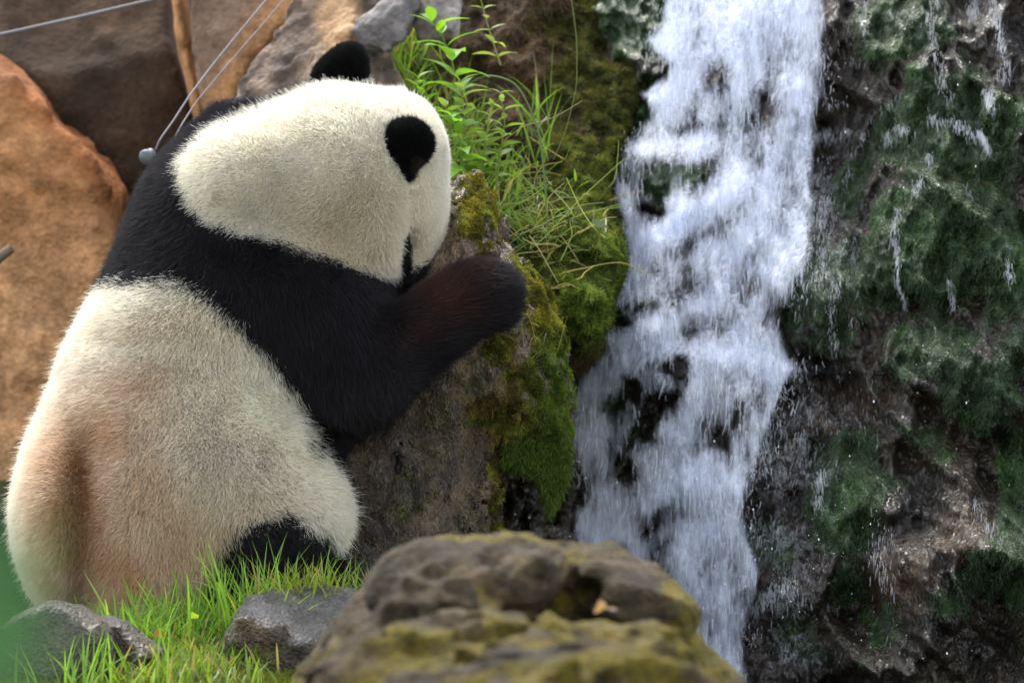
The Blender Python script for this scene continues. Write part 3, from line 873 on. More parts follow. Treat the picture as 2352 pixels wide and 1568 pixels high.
# ears
ear1 = E(945, 338, -0.165, 54, 52, 0.03, 0.0)
ear1 = smax(ear1, -E(955, 347, -0.21, 40, 38, 0.02), 0.012)
ear1 = smin(ear1, C(930, 370, -0.14, 947, 405, -0.12, 22, 14), 0.02)
ear2 = E(772, 160, 0.10, 52, 44, 0.045, 0.5)
ear2 = smin(ear2, E(803, 128, 0.10, 29, 34, 0.035, 0.0), 0.035)
ear2 = smin(ear2, C(733, 186, 0.09, 832, 190, 0.09, 20, 18), 0.03)
Fp = smin(Fp, ear1, 0.012)
Fp = smin(Fp, ear2, 0.012)
# cleft between the buttocks, folds
Xf, Yf, Zg = g.full()
gu = 1176 + Xf * 1176; gv = 784 - (Zg - ZC) * 1176
cl = 0.62 * np.exp(-((gu - (225 - 0.06 * (gv - 1100))) / 46) ** 2) * smooth01(930, 1080, gv) * (Yf < 0.05)
Fp += 0.045 * cl
cl2 = np.exp(-((gu - (942 - 0.10 * (gv - 520))) / 22) ** 2) * (0.25 * smooth01(420, 480, gv) + 0.75 * smooth01(500, 580, gv)) * smooth01(660, 600, gv) * (Yf < 0.1)
Fp += 0.022 * cl2
fold = np.exp(-((gv - (800 + 0.25 * (gu - 330))) / 22) ** 2) * smooth01(200, 300, gu) * smooth01(560, 420, gu) * (Yf < 0)
Fp += 0.010 * fold
# it lies on the boulder: nothing of it below the soil
Fp = np.maximum(Fp, 0.055 - g.Z)
pV, pQ = surface_nets(Fp, g.lo, g.h)
for _ in range(4):   # light relaxing
    acc = np.zeros_like(pV); cnt = np.zeros(len(pV))
    for a, b in ((0, 1), (1, 2), (2, 3), (3, 0)):
        for i, j in ((a, b), (b, a)):
            for ax in range(3): acc[:, ax] += np.bincount(pQ[:, i], pV[pQ[:, j], ax], len(pV))
            cnt += np.bincount(pQ[:, i], minlength=len(pV))
    pV = pV * 0.5 + 0.5 * acc / np.maximum(cnt, 1)[:, None]
pN = vnormals(pV, pQ)

HEAD = [(560, 275), (640, 235), (720, 205), (850, 180), (950, 185), (1030, 235), (1100, 350), (1080, 530), (1020, 610), (950, 625), (905, 632), (850, 628), (760, 603), (650, 565), (560, 540), (495, 510), (445, 460), (420, 400), (440, 350), (490, 305)]
BODY = [(200, 690), (230, 668), (300, 652), (420, 650), (500, 688), (570, 745), (640, 830), (690, 900), (718, 960), (735, 1020), (790, 1090), (830, 1150), (830, 1230), (800, 1260), (755, 1200), (690, 1172), (610, 1180), (545, 1225), (505, 1300), (480, 1420), (480, 1520), (60, 1520), (-80, 1200), (60, 850)]
def ear_sd(p, which):
    u = 1176 + p[:, 0] * 1176; v = 784 - (p[:, 2] - ZC) * 1176
    if which == 1:
        a = np.sqrt(((u - 946) / 60) ** 2 + ((v - 339) / 57) ** 2 + ((p[:, 1] + 0.165) / 0.06) ** 2)
        b = np.sqrt(((u - 939) / 20) ** 2 + ((v - 396) / 26) ** 2 + ((p[:, 1] + 0.14) / 0.06) ** 2)
        return np.minimum(a, b)
    a = np.sqrt(((u - 778) / 80) ** 2 + ((v - 140) / 52) ** 2 + ((p[:, 1] - 0.10) / 0.10) ** 2)
    return a
def coat(p):
    """region id and colour of the coat at skin points: 0 head 1 body 2 shoulder 3 arm 4 leg 5 near ear 6 far ear"""
    u = 1176 + p[:, 0] * 1176; v = 784 - (p[:, 2] - ZC) * 1176
    n = len(p)
    jit = 12 * fbm(p * 24, 3, 301) + 8 * rng.normal(size=n)
    h = poly_sd(u, v, HEAD) + jit < 0
    b = poly_sd(u, v, BODY) + jit * 1.3 < 0
    reg = np.full(n, 2)
    reg[(u > 800) & (v > 600)] = 3
    reg[(v > 1150)] = 4
    reg[h & ~((u > 950) & (v > 640))] = 0
    reg[b] = 1
    reg[(p[:, 1] > 0.10) & (v > 1170) & (u < 45)] = 4
    reg[ear_sd(p, 1) < 1] = 5
    reg[ear_sd(p, 2) < 1] = 6
    patch = poly_sd(u, v, [(924, 552), (937, 530), (947, 562), (946, 612), (930, 650), (916, 600)]) < 3
    c = np.zeros((n, 3))
    cream = np.array([0.92, 0.875, 0.76])
    tone = fbm(p * 7, 4, 311)[:, None]
    fine = fbm(p * 45, 3, 315)[:, None]
    w = cream * (0.94 + 0.10 * tone + 0.10 * fine) * np.array([1, 1, 1]) 
    w = w * (1 + np.array([0.02, -0.01, -0.07]) * tone)
    c[:] = w
    # ochre staining of the rump and lower back
    st = blobs(u, v, [(215, 1180, 105, 250, 1.1), (300, 1300, 170, 130, 1.0), (330, 880, 110, 60, 0.5), (260, 1010, 140, 120, 0.75), (430, 1250, 150, 130, 0.8), (340, 1150, 170, 240, 0.62), (130, 1130, 90, 230, 0.7), (210, 900, 90, 90, 0.35), (560, 1150, 120, 110, 0.25), (330, 760, 140, 40, 0.25), (250, 1080, 190, 210, 0.65), (130, 1330, 100, 100, 0.9)])
    st = np.clip(st * (0.85 + 0.5 * fbm(p * 9, 3, 321)), 0, 1) * (reg == 1)
    le = np.interp(v, L[:, 0], L[:, 1])
    st = st * (0.30 + 0.70 * smooth01(0, 75, u - le))  # stain thinned at the left outline, painting a brighter lit rim
    ochre = np.array([0.60, 0.335, 0.14])
    c = c * (1 - 0.95 * st[:, None]) + ochre * 0.95 * st[:, None]
    dk = np.clip(blobs(u, v, [(212, 1190, 34, 190, 1.0)]), 0, 1)[:, None] * 0.85 * (reg == 1)[:, None]  # reddish brown streak that also paints the shade of the shallow cleft
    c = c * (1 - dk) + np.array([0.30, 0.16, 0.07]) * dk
    # dull olive cast towards the cheek
    ol = np.clip(blobs(u, v, [(800, 520, 170, 130, 0.7), (640, 480, 150, 100, 0.35), (480, 760, 160, 90, 0.3), (520, 1180, 170, 130, 0.5)]), 0, 1)[:, None] * (reg < 2)[:, None]
    c = c * (1 - ol) + np.array([0.70, 0.62, 0.44]) * ol
    blk = (reg > 1)
    c[blk] = np.array([0.020, 0.018, 0.021]) * (1 + 0.25 * fine[blk])
    rd = np.clip(blobs(u, v, [(1015, 690, 70, 55, 1.0), (960, 760, 50, 40, 0.5), (1090, 630, 40, 30, 0.35)]), 0, 1)[:, None]
    rd = rd * (reg == 3)[:, None]
    c = c * (1 - rd) + np.array([0.075, 0.030, 0.020]) * rd
    e = (reg == 5) | (reg == 6)
    c[e] = np.array([0.010, 0.010, 0.010])
    c[patch & (reg == 0)] = np.array([0.02, 0.018, 0.017])
    pale = (np.hypot((u - 962) / 16, (v - 388) / 20) < 1) & (p[:, 1] < 0) & (reg == 5)
    c[pale] = np.array([0.05, 0.038, 0.028])
    return reg, c.clip(0.004, 0.92), u, v
preg, pcol, _, _ = coat(pV)
M_SKIN = mat_rock('hide', 0.9, 0.1, 3.0, 0.1, 0.1)
panda = make_mesh('panda', pV, pQ, M_SKIN, None, pcol * 0.95)
tag(panda, 'black and white panda seen from behind leaning on the mossy boulder', 'panda')

NH = 800000
camv = np.array([0, -1.0, 0])
fac = pN @ camv
wgt = np.where(fac > -0.25, 1.0, 0.18)
wgt *= np.where((preg == 5) | (preg == 6), 1.5, 1.0)
wgt *= np.where(pV[:, 2] < 0.075, 0.05, 1.0)
T, bc = sample_surface(pV, pQ, NH, wgt)
rt, rn = bary(pV, T, bc), unit(bary(pN, T, bc))
reg, col, hu, hv = coat(rt)
# direction the coat lies in
flow = np.zeros((NH, 3))
def away(u, v, y):
    q = rt - np.array([pu(u), y, pz(v)])
    return unit(q)
fh = away(1040, 330, 0.0)
fbod = unit(np.stack([np.where(hu < 330, -0.75, 0.15), rt[:, 1] * 0.3, np.full(NH, -1.0)], 1))
hip = smooth01(430, 640, hu)[:, None] * smooth01(880, 1000, hv)[:, None]
fbod = unit(fbod * (1 - hip) + away(470, 900, -0.1) * hip)
fsh = unit(np.stack([0.25 + 0 * hu, 0 * hu, -1 + 0 * hu], 1))
bk = smooth01(480, 330, hu)[:, None]
fsh = unit(fsh * (1 - bk) + np.array([-0.75, 0, -0.35]) * bk)
farm = unit(np.stack([0.9 + 0 * hu, 0 * hu, 0.45 - smooth01(900, 1050, hu) * 0.25], 1))
farm = unit(farm * smooth01(880, 980, hu)[:, None] + fsh * (1 - smooth01(880, 980, hu)[:, None]))
for r_, f_ in ((0, fh), (1, fbod), (2, fsh), (3, farm), (4, fbod)):
    flow[reg == r_] = f_[reg == r_]
for r_, (u_, v_, y_) in ((5, (946, 385, -0.15)), (6, (775, 215, 0.1))):
    k = reg == r_
    flow[k] = away(u_, v_, y_)[k]
# tufts: neighbouring hairs lean together
cl1 = np.stack([fbm(rt * 60, 2, s) for s in (401, 402, 403)], 1)
cl2_ = np.stack([fbm(rt * 16, 2, s) for s in (411, 412, 413)], 1)
flow = flow + (0.20 + 0.35 * smooth01(900, 1150, hv))[:, None] * cl1 + 0.50 * cl2_
flow = unit(flow - rn * (flow * rn).sum(1)[:, None])
length = np.choose(reg, [0.015, 0.020, 0.020, 0.024, 0.028, 0.012, 0.012])
length = length * (1 + 0.45 * smooth01(640, 760, hu) * smooth01(1020, 1120, hv) * (reg == 1))
length = length * (0.55 + 0.6 * rng.random(NH)) * (1 + 0.25 * fbm(rt * 12, 2, 431))
guard = (rng.random(NH) < 0.035) & (reg < 5)
length[guard] *= 1.55
muzz = (hu > 935) & (reg == 0)
length[muzz] *= 0.6
lift = np.choose(reg, [0.84, 0.80, 0.60, 0.5, 0.6, 0.9, 0.9])[:, None]
d0 = unit(rn * lift + flow * (1 - lift) * 1.2 + rng.normal(size=(NH, 3)) * 0.16)
bend = flow * np.choose(reg, [0.26, 0.28, 0.40, 0.45, 0.38, 0.15, 0.15])[:, None] + rng.normal(size=(NH, 3)) * 0.12
rad = np.where(reg < 2, 0.00055, 0.00055) * (0.7 + 0.6 * rng.random(NH))
rad[fac[T[:, 0]] < -0.25] *= 2.2
col = col * (0.86 + 0.28 * rng.random((NH, 1)))
col = col.clip(0.003, 0.92)
for r_, nm in enumerate(['head_fur', 'body_fur', 'shoulder_fur', 'arm_fur', 'leg_fur', 'ear_fur', 'ear_fur']):
    k = reg == r_
    if k.any():
        o = strands(nm, rt[k] - rn[k] * 0.002, d0[k], bend[k], length[k], rad[k], col[k], M_FUR, 5, panda, 0.12, 0.05)

# ------------------------------------------------------------------ moss
def moss(name, V, Q, N, w, n, length, colf, mat, hang=0.3, rad=0.0007, label=None, parent=None):
    T, bc = sample_surface(V, Q, n, w)
    r, nn = bary(V, T, bc), unit(bary(N, T, bc))
    c = colf(r)
    ln = length * (0.4 + 0.9 * rng.random(n)) * (0.7 + 0.9 * fbm(r * 45, 2, 505)).clip(0.15, 2)
    cl = np.stack([fbm(r * 70, 2, s) for s in (511, 512, 513)], 1)
    d = unit(nn + 0.9 * cl + rng.normal(size=(n, 3)) * 0.8)
    b = np.tile(np.array([0, -0.05, -hang]), (n, 1)) + rng.normal(size=(n, 3)) * 0.25
    o = strands(name, r, d, b, ln, rad * (0.7 + 0.7 * rng.random(n)), c, mat, 4, parent, 0.5)
    return tag(o, kind='stuff')

def mixcol(a, b, k):
    return np.array(a) * (1 - k[:, None]) + np.array(b) * k[:, None]
bm, bb = bank_moss(bV)
def bank_mc(p):
    m, br = bank_moss(p)
    c = mixcol((0.080, 0.074, 0.018), (0.13, 0.18, 0.024), br)
    return (c * (0.6 + 0.8 * rng.random((len(p), 1))) * (1 + 0.3 * fbm(p * 12, 3, 521)[:, None]) * (0.4 + 0.9 * smooth01(-0.3, 0.4, fbm(p * 32, 3, 523)))[:, None]).clip(0.005, 1)
moss('bank_moss', bV, bQ, bN, bm + 0.001, 150000, 0.009, bank_mc, M_MOSS, 0.15, 0.0010)
def dry_mc(p):
    k = rng.random(len(p))
    c = mixcol((0.045, 0.028, 0.016), (0.17, 0.105, 0.05), k)
    g = (fbm(p * 9, 3, 541) > 0.1)
    c[g] = mixcol((0.05, 0.045, 0.012), (0.10, 0.09, 0.02), k)[g]
    return c
moss('dry_moss', bV, bQ, bN, (1 - bm) * (fbm(bV * 10, 3, 543) > -0.25), 60000, 0.014, dry_mc, M_MOSS, 0.7, 0.0008)
om, obr = boulder_moss(oV, oN)
vis = (oN[:, 1] < 0.35).astype(float)
def boul_mc(p):
    u, v = UV(p)
    br = smooth01(1180, 1285, u + 40 * fbm(p * 9, 2, 3))
    hi = smooth01(860, 700, v) * 0.8
    c = mixcol((0.15, 0.105, 0.03), (0.09, 0.145, 0.016), br)
    c = c * (1 - hi[:, None]) + np.array([0.20, 0.18, 0.02]) * hi[:, None]
    tone = smooth01(-0.1, 0.35, fbm(p * 22, 3, 551))[:, None] * (1 - 0.7 * br[:, None])
    c = c * (1 - tone) + np.array([0.17, 0.18, 0.025]) * tone
    return (c * (0.55 + 0.9 * rng.random((len(p), 1))) * (0.45 + 0.85 * smooth01(-0.3, 0.35, fbm(p * 36, 3, 525)))[:, None]).clip(0.005, 1)
moss('moss', oV, oQ, oN, (om * vis) + 0.0005, 130000, 0.0062, boul_mc, M_MOSS, 0.12, 0.0010, parent=boul)
# beard of moss hanging under the overhang
k = 26000
uu = 1150 + 155 * rng.random(k) ** 0.6
vv = 985 + 85 * rng.random(k)
tip = np.interp(uu, [1150, 1200, 1235, 1262, 1285, 1305], [8, 12, 30, 125, 80, 15]) / 1176
hr = np.stack([P(a, b, 0)[[0, 2]] for a, b in zip(uu, vv)])
hy = -0.03 + 0.16 * rng.random(k)
hr = np.stack([hr[:, 0], hy, hr[:, 1] - tip * rng.random(k) ** 1.3], 1)
hcol = mixcol((0.05, 0.075, 0.012), (0.10, 0.15, 0.02), rng.random(k)) * (0.5 + 0.8 * rng.random((k, 1)))
hd_ = unit(np.stack([rng.normal(size=k) * 0.7, rng.normal(size=k) * 0.7 - 0.2, -0.5 + rng.normal(size=k) * 0.4], 1))
tag(strands('hanging_moss', hr, hd_, np.tile([0, 0, -0.5], (k, 1)) + rng.normal(size=(k, 3)) * 0.2, 0.006 + 0.010 * rng.random(k), np.full(k, 0.0009), hcol, M_MOSS, 4, boul, 0.4), kind='stuff')
fm = face_moss(fV)
def face_mc(p):
    u, v = UV(p)
    c = mixcol((0.012, 0.042, 0.010), (0.045, 0.095, 0.014), rng.random(len(p)))
    lite = smooth01(0.1, 0.5, fbm(p * 10, 3, 531))[:, None]
    return c * (0.7 + 0.9 * lite)
moss('wet_moss', fV, fQ, fN, fm * (fV[:, 0] > P(1780, 0, 0.6)[0]) * (0.35 + 0.65 * (fbm(fV * 15, 3, 577) > -0.05)) + 0.0005, 85000, 0.006, face_mc, M_WMOSS, 1.0, 0.0008)

def alg_mc(p):
    u, v = UV(p)
    b = smooth01(0.2, 0.7, blobs(u, v, BROWN))
    c = mixcol((0.030, 0.026, 0.012), (0.16, 0.115, 0.065), b)
    return c * (0.4 + 1.1 * rng.random((len(p), 1)))
def fleck_mc(p):
    k = rng.random(len(p))
    c = mixcol((0.018, 0.014, 0.010), (0.15, 0.11, 0.07), k ** 1.5)
    g = fbm(p * 18, 3, 571) > 0.15
    c[g] = mixcol((0.045, 0.045, 0.012), (0.12, 0.105, 0.03), k)[g]
    return c
moss('dry_moss', oV, oQ, oN, vis * (1 - om) * (fbm(oV * 24, 3, 573) > -0.15), 45000, 0.006, fleck_mc, M_WMOSS, 0.8, 0.0009, parent=boul)

# ------------------------------------------------------------------ the waterfall
WL = [(1560, -120), (1540, 0), (1518, 62), (1492, 92), (1502, 116), (1540, 150), (1532, 182), (1482, 216), (1500, 262), (1470, 312), (1420, 360), (1402, 412), (1410, 470), (1432, 540), (1446, 600), (1430, 640), (1390, 690), (1402, 740), (1385, 785), (1368, 832), (1330, 862), (1316, 905), (1320, 1030), (1346, 1085), (1356, 1150), (1334, 1182), (1322, 1260), (1420, 1400), (1560, 1500), (1660, 1560), (1690, 1640), (1700, 1760)]
WR = [(1740, 1760), (1715, 1600), (1700, 1480), (1712, 1400), (1742, 1310), (1700, 1170), (1735, 1060), (1768, 930), (1826, 846), (1800, 800), (1792, 740), (1845, 610), (1872, 470), (1866, 380), (1872, 290), (1893, 180), (1884, 90), (1890, -120)]
WPOLY = WL + WR
HOLES = [(1520, 402, 60, 46, .85), (1590, 392, 50, 28, .6), (1500, 482, 34, 22, .45), (1490, 708, 60, 20, .9), (1430, 738, 30, 22, 1.1), (1545, 832, 45, 26, .9), (1400, 935, 34, 40, .7), (1530, 930, 50, 44, .55), (1488, 995, 26, 46, .9),
         (1430, 1080, 54, 56, .9), (1690, 950, 50, 60, .5), (1660, 1000, 22, 50, .5), (1598, 22, 40, 20, .45), (1600, 80, 30, 30, .3), (1600, 290, 60, 14, .3), (1520, 1010, 30, 30, .5), (1420, 1260, 24, 24, .6), (1590, 1180, 50, 26, .35), (1450, 900, 40, 30, .3), (1470, 1180, 60, 30, .35), (1760, 560, 30, 60, .3), (1700, 660, 40, 40, .25), (1640, 170, 50, 40, .2)]
WHITE = [(1700, 800, 110, 40, .45), (1560, 780, 120, 40, .3), (1600, 325, 110, 26, .2), (1700, 130, 120, 140, .25), (1480, 340, 60, 30, .3), (1620, 560, 130, 90, .3), (1370, 980, 45, 110, .5), (1350, 900, 30, 50, .3), (1510, 95, 26, 20, .7), (1500, 222, 26, 16, .6), (1430, 420, 26, 60, .4), (1440, 470, 40, 80, .3), (1600, 1120, 90, 80, .15), (1650, 1340, 70, 70, .3), (1420, 660, 30, 50, .3), (1740, 320, 80, 60, .2)]
BANDS = [(1690, 410, 1480, 560, .4), (1640, 318, 1470, 345, .16), (1520, 800, 1830, 842, .45), (1620, 900, 1470, 1060, .4), (1560, 500, 1420, 665, .4), (1850, 200, 1750, 420, .3), (1610, 700, 1410, 765, .4), (1650, 1050, 1480, 1150, .35), (1720, 1160, 1560, 1260, .35), (1560, 60, 1520, 180, .3), (1700, 540, 1620, 700, .35), (1790, 620, 1700, 760, .3),
         (1650, 505, 1500, 625, -.38), (1720, 575, 1560, 690, -.35), (1740, 430, 1650, 530, -.3), (1770, 890, 1650, 1010, -.4), (1590, 640, 1470, 690, -.3), (1560, 860, 1460, 1010, -.35), (1640, 180, 1560, 290, -.3), (1780, 150, 1720, 300, -.25), (1600, 1130, 1480, 1230, -.35), (1620, 960, 1560, 1100, -.3), (1460, 860, 1400, 1000, -.35), (1670, 740, 1560, 770, -.25)]
def bands(u, v):
    t = np.zeros(len(u))
    for (a, b, c, d, w) in BANDS:
        ex, ey = c - a, d - b
        k = np.clip(((u - a) * ex + (v - b) * ey) / (ex * ex + ey * ey), 0, 1)
        t = t + w * np.exp(-((u - a - k * ex) ** 2 + (v - b - k * ey) ** 2) / 26.0 ** 2)
    return t
def fall_mask(u, v, seed, thick):
    p = np.stack([u / 1176, u * 0, v / 1176], 1)
    ps = p * np.array([1, 1, 0.34])
    edge = poly_sd(u, v, WPOLY) + 16 * fbm(p * np.array([18, 1, 13]), 3, seed) + 8 * vnoise(p * np.array([90, 1, 14]), seed + 2)
    body = smooth01(6, -16, edge)
    p = p + np.stack([0.018 * fbm(p * np.array([7, 1, 5]), 3, seed + 31), u * 0, 0.02 * fbm(p * np.array([8, 1, 6]), 3, seed + 33)], 1)
    rope = ridged(p * np.array([13, 1, 5.5]) + 0.7 * fbm(p * np.array([6, 1, 5]), 2, seed + 41)[:, None], 2, 900) - 0.45
    st = 0.30 * fbm(p * np.array([30, 1, 14]), 3, seed + 5) + 0.14 * fbm(ps * np.array([120, 1, 90]), 2, seed + 9) + 0.55 * rope + 0.55 * fbm(p * np.array([9, 1, 8]) + 0.5 * fbm(p * 6, 2, seed + 21)[:, None], 4, seed + 11)
    a = thick + 1.35 * st + bands(u + 22 * fbm(p * 11, 3, 61), v + 22 * fbm(p * 11, 3, 62)) + blobs(u, v, WHITE) - 1.1 * blobs(u + 16 * fbm(p * 20, 2, seed + 14), v + 16 * fbm(p * 20, 2, seed + 15), HOLES)
    low = -0.13 * smooth01(760, 950, v)
    return body * np.clip(a - low, 0, 1)
def fall_sheet(name, off, seed, thick, lump, h, parent=None):
    xs = np.arange(P(1270, 0, .6)[0], P(1960, 0, .6)[0], h); zs = np.arange(P(0, 1700, .6)[2], P(0, -110, .6)[2], h)
    X, Z = np.meshgrid(xs, zs, indexing='ij')
    x, z = X.ravel(), Z.ravel()
    ur, vr = ref_uv(x, z)
    p = np.stack([x, x * 0, z], 1)
    y = face_smooth(ur, vr) - off - lump * fbm(p * np.array([9, 1, 5]), 4, seed) - 0.012 * fbm(p * np.array([50, 1, 9]), 3, seed + 3) - 0.02 * ridged(p * np.array([20, 1, 7]), 2, seed + 6)
    V = np.stack([x, y, z], 1)
    u, v = UV(V)
    fo = fall_mask(u, v, seed, thick)
    i = np.arange(len(x)).reshape(X.shape)
    Q = np.stack([i[:-1, :-1], i[1:, :-1], i[1:, 1:], i[:-1, 1:]], -1).reshape(-1, 4)
    Q = Q[fo[Q].max(1) > 0.02]
    return make_mesh(name, V, Q, M_FALL, parent, None, True, {'foam': fo})
fall = tag(fall_sheet('waterfall', 0.10, 601, 0.46, 0.06, 0.004), kind='structure')
fall_sheet('water_sheet', 0.17, 641, -0.04, 0.08, 0.004, fall)
fall_sheet('water_sheet', 0.13, 681, 0.10, 0.08, 0.004, fall)

# threads of falling water
n = 16000
u = 1270 + rng.random(n) * 650; v = -80 + rng.random(n) * 1720
m = fall_mask(u, v, 601, 0.55)
keep = rng.random(n) < m ** 1.2
u, v = u[keep], v[keep]
x0, z0 = (u - 1176) * KB, ZC + (784 - v) * KB
y0 = face_smooth(u, v) - 0.12 - 0.09 * rng.random(len(u))
n = len(u)
rt_ = np.stack([x0 * (8 + y0) / 8.6, y0, ZC + (z0 - ZC) * (8 + y0) / 8.6], 1)
dd = np.tile([0, 0, -1.0], (n, 1)) + rng.normal(size=(n, 3)) * [0.10, 0.10, 0]
strands('water_thread', rt_, dd, rng.normal(size=(n, 3)) * 0.05, 0.010 + 0.035 * rng.random(n) ** 2, 0.0009 + 0.0016 * rng.random(n) ** 2, np.tile([0.84, 0.89, 0.98], (n, 1)) * (0.8 + 0.2 * rng.random((n, 1))), M_STREAK, 4, fall, 0.3, 0.03)

# water thrown off both ragged edges
eu, ev = [], []
for side, line in ((-1, WL), (1, WR)):
    q = np.array([p_ for p_ in line if -60 < p_[1] < 1560], float)
    seg = np.r_[0, np.cumsum(np.hypot(*np.diff(q, axis=0).T))]
    f = rng.random(900) * seg[-1]
    f = f[vnoise(np.stack([f * 0.022, f * 0 + side, f * 0], 1), 55) > -0.1]
    off = np.abs(rng.normal(size=len(f))) * 17 * (1 + 0.8 * (side > 0))
    eu.append(np.interp(f, seg, q[:, 0]) + side * off - side * 6); ev.append(np.interp(f, seg, q[:, 1]) + 10 * rng.normal(size=len(f)))
u, v = np.concatenate(eu), np.concatenate(ev)
n = len(u)
y0 = face_smooth(u, v) - 0.13 - 0.05 * rng.random(n)
pos = np.stack([(u - 1176) * (8 + y0) / 8 / 1176, y0, ZC + (784 - v) * (8 + y0) / 8 / 1176], 1)
strands('water_splash', pos, np.tile([0, -0.1, -1.0], (n, 1)) + rng.normal(size=(n, 3)) * [0.25, 0.1, 0.1], rng.normal(size=(n, 3)) * 0.15, 0.004 + 0.016 * rng.random(n) ** 2, 0.0005 + 0.0011 * rng.random(n) ** 2, np.tile([0.86, 0.90, 0.98], (n, 1)), M_STREAK, 4, fall, 0.4, 0.05)

# thin film and broken trickles over the rock face right of the fall
FILM = [(1900, 950, 190, 90, .75), (1820, 1060, 120, 90, .8), (2060, 1300, 80, 130, .75), (2220, 1220, 90, 80, .7), (1960, 330, 80, 60, .4), (1920, 560, 60, 120, .7), (2290, 60, 70, 160, .65), (2180, 40, 60, 60, .4), (1950, 90, 60, 120, .45), (1760, 1230, 90, 70, .85), (1800, 1380, 110, 50, .8), (1860, 1300, 70, 90, .5),
        (1880, 440, 70, 70, .6), (2190, 260, 90, 70, .4), (2000, 160, 60, 100, .35), (1850, 720, 50, 60, .45), (2120, 860, 130, 60, .5), (2300, 900, 70, 100, .45), (2080, 1440, 130, 60, .5), (2270, 1380, 90, 100, .4), (1940, 1080, 60, 60, .5), (1830, 1500, 110, 60, .6), (2150, 520, 160, 60, .3), (2300, 520, 60, 160, .35), (2250, 1520, 110, 30, .45), (1900, 200, 40, 120, .35)]
def film_mask(V):
    u, v = UV(V)
    b = blobs(u, v, FILM)
    return np.clip(b * 1.15 - 0.22 + 0.55 * fbm(V * np.array([8, 8, 6]), 3, 721), 0, 1) * smooth01(1700, 1780, u) * (0.10 + 0.65 * smooth01(2000, 1820, u))
def film_mask_old(V):
    u, v = UV(V)
    ps = V * np.array([1, 1, 0.55])
    rg = ridged(ps * 26 + 0.6 * fbm(V * 9, 2, 5)[:, None], 3, 701)
    rg2 = ridged(ps * 60 + 0.8 * fbm(V * 22, 2, 6)[:, None], 2, 711)
    b = blobs(u, v, FILM)
    base = smooth01(1680, 1760, u + 0 * v)
    a = smooth01(0.72, 1.0, rg * 0.55 + rg2 * 0.33 + 0.32 * b + 0.12 * fbm(V * 6, 3, 721))
    return a * base * (0.25 + 0.75 * np.clip(b * 1.3, 0, 1))
sel = fV[:, 0] > P(1640, 0, .6)[0]
ids = np.full(len(fV), -1); ids[sel] = np.arange(sel.sum())
wV = fV[sel] + fN[sel] * np.where(fN[sel][:, 1:2] > 0, -1, 1) * 0.010
wQ = ids[fQ]; wQ = wQ[(wQ >= 0).all(1)]
wf = film_mask(wV)
wQ = wQ[wf[wQ].max(1) > 0.02]
film = make_mesh('water_film', wV, wQ, M_FILM, None, None, True, {'foam': wf})
tag(film, kind='structure')
# trickles: dashes of water running down the relief
n = 800
w = np.clip(blobs(*UV(fV), FILM) - 0.1, 0, 1) ** 2 * sel * (fV[:, 0] < P(2010, 0, .6)[0])
T, bc = sample_surface(fV, fQ, n, w)
tr = bary(fV, T, bc) + np.array([0, -0.014, 0.0])
dd = np.tile([0, -0.15, -1.0], (n, 1)) + rng.normal(size=(n, 3)) * [0.12, 0.1, 0.0]
strands('water_thread', tr, dd, rng.normal(size=(n, 3)) * 0.12, 0.006 + 0.016 * rng.random(n) ** 2, 0.0005 + 0.0009 * rng.random(n) ** 2, np.tile([0.84, 0.87, 0.95], (n, 1)), M_STREAK, 4, film, 0.4, 0.05)

# the runnels one can follow down the moss
RUN = [([(2150, -20), (2138, 60), (2150, 130), (2165, 190), (2182, 228)], 9, 1.0), ([(2240, -10), (2230, 60)], 9, .8), ([(2275, -10), (2300, 70), (2312, 150), (2305, 180)], 9, 1.0), ([(2268, 190), (2276, 250)], 10, .8),
       ([(1990, -10), (1978, 60), (1962, 140)], 8, .35), ([(2130, 272), (2190, 280), (2245, 312)], 7, .8), ([(2250, 300), (2272, 345)], 5, .7), ([(2060, 560), (2060, 640), (2082, 705)], 4, .6), ([(1965, 550), (1952, 620), (1975, 690), (1960, 760)], 9, .6),
       ([(1925, 640), (1905, 720), (1920, 800)], 8, .5), ([(1885, 1080), (1878, 1160)], 9, .6), ([(1842, 1000), (1858, 1090)], 10, .8), ([(1700, 1425), (1760, 1372), (1825, 1330)], 12, 1.2), ([(1740, 838), (1790, 828), (1832, 850)], 12, 1.2),
       ([(1850, 318), (1900, 308), (1958, 302)], 9, 1.0), ([(1760, 415), (1840, 405), (1900, 400)], 9, .8), ([(2062, 480), (2050, 560)], 6, .4), ([(2098, 440), (2120, 400), (2136, 350)], 6, .5), ([(1905, 520), (1880, 650)], 10, .5), ([(1940, 430), (1962, 340), (2010, 262), (2062, 222)], 8, .5),
       ([(2200, 425), (2232, 465)], 8, .5), ([(2312, 560), (2322, 650)], 7, .4), ([(2180, 640), (2192, 705)], 5, .3), ([(2030, 330), (2060, 290), (2090, 300)], 8, .5), ([(1900, 440), (1880, 520)], 12, .7), ([(2040, 1200), (2010, 1280), (2040, 1340)], 16, .35), ([(2240, 1150), (2280, 1230)], 14, .4),
       ([(1310, 790), (1300, 850), (1306, 900)], 7, .7), ([(1360, 752), (1345, 800), (1338, 850)], 8, .9), ([(1395, 596), (1420, 604), (1440, 612)], 8, 1.0), ([(1700, 1180), (1680, 1260), (1730, 1300)], 16, .6), ([(1850, 940), (1790, 980), (1740, 1050)], 20, .6), ([(1780, 700), (1810, 640), (1840, 560)], 12, .6)]
ru, rv_, rj = [], [], []
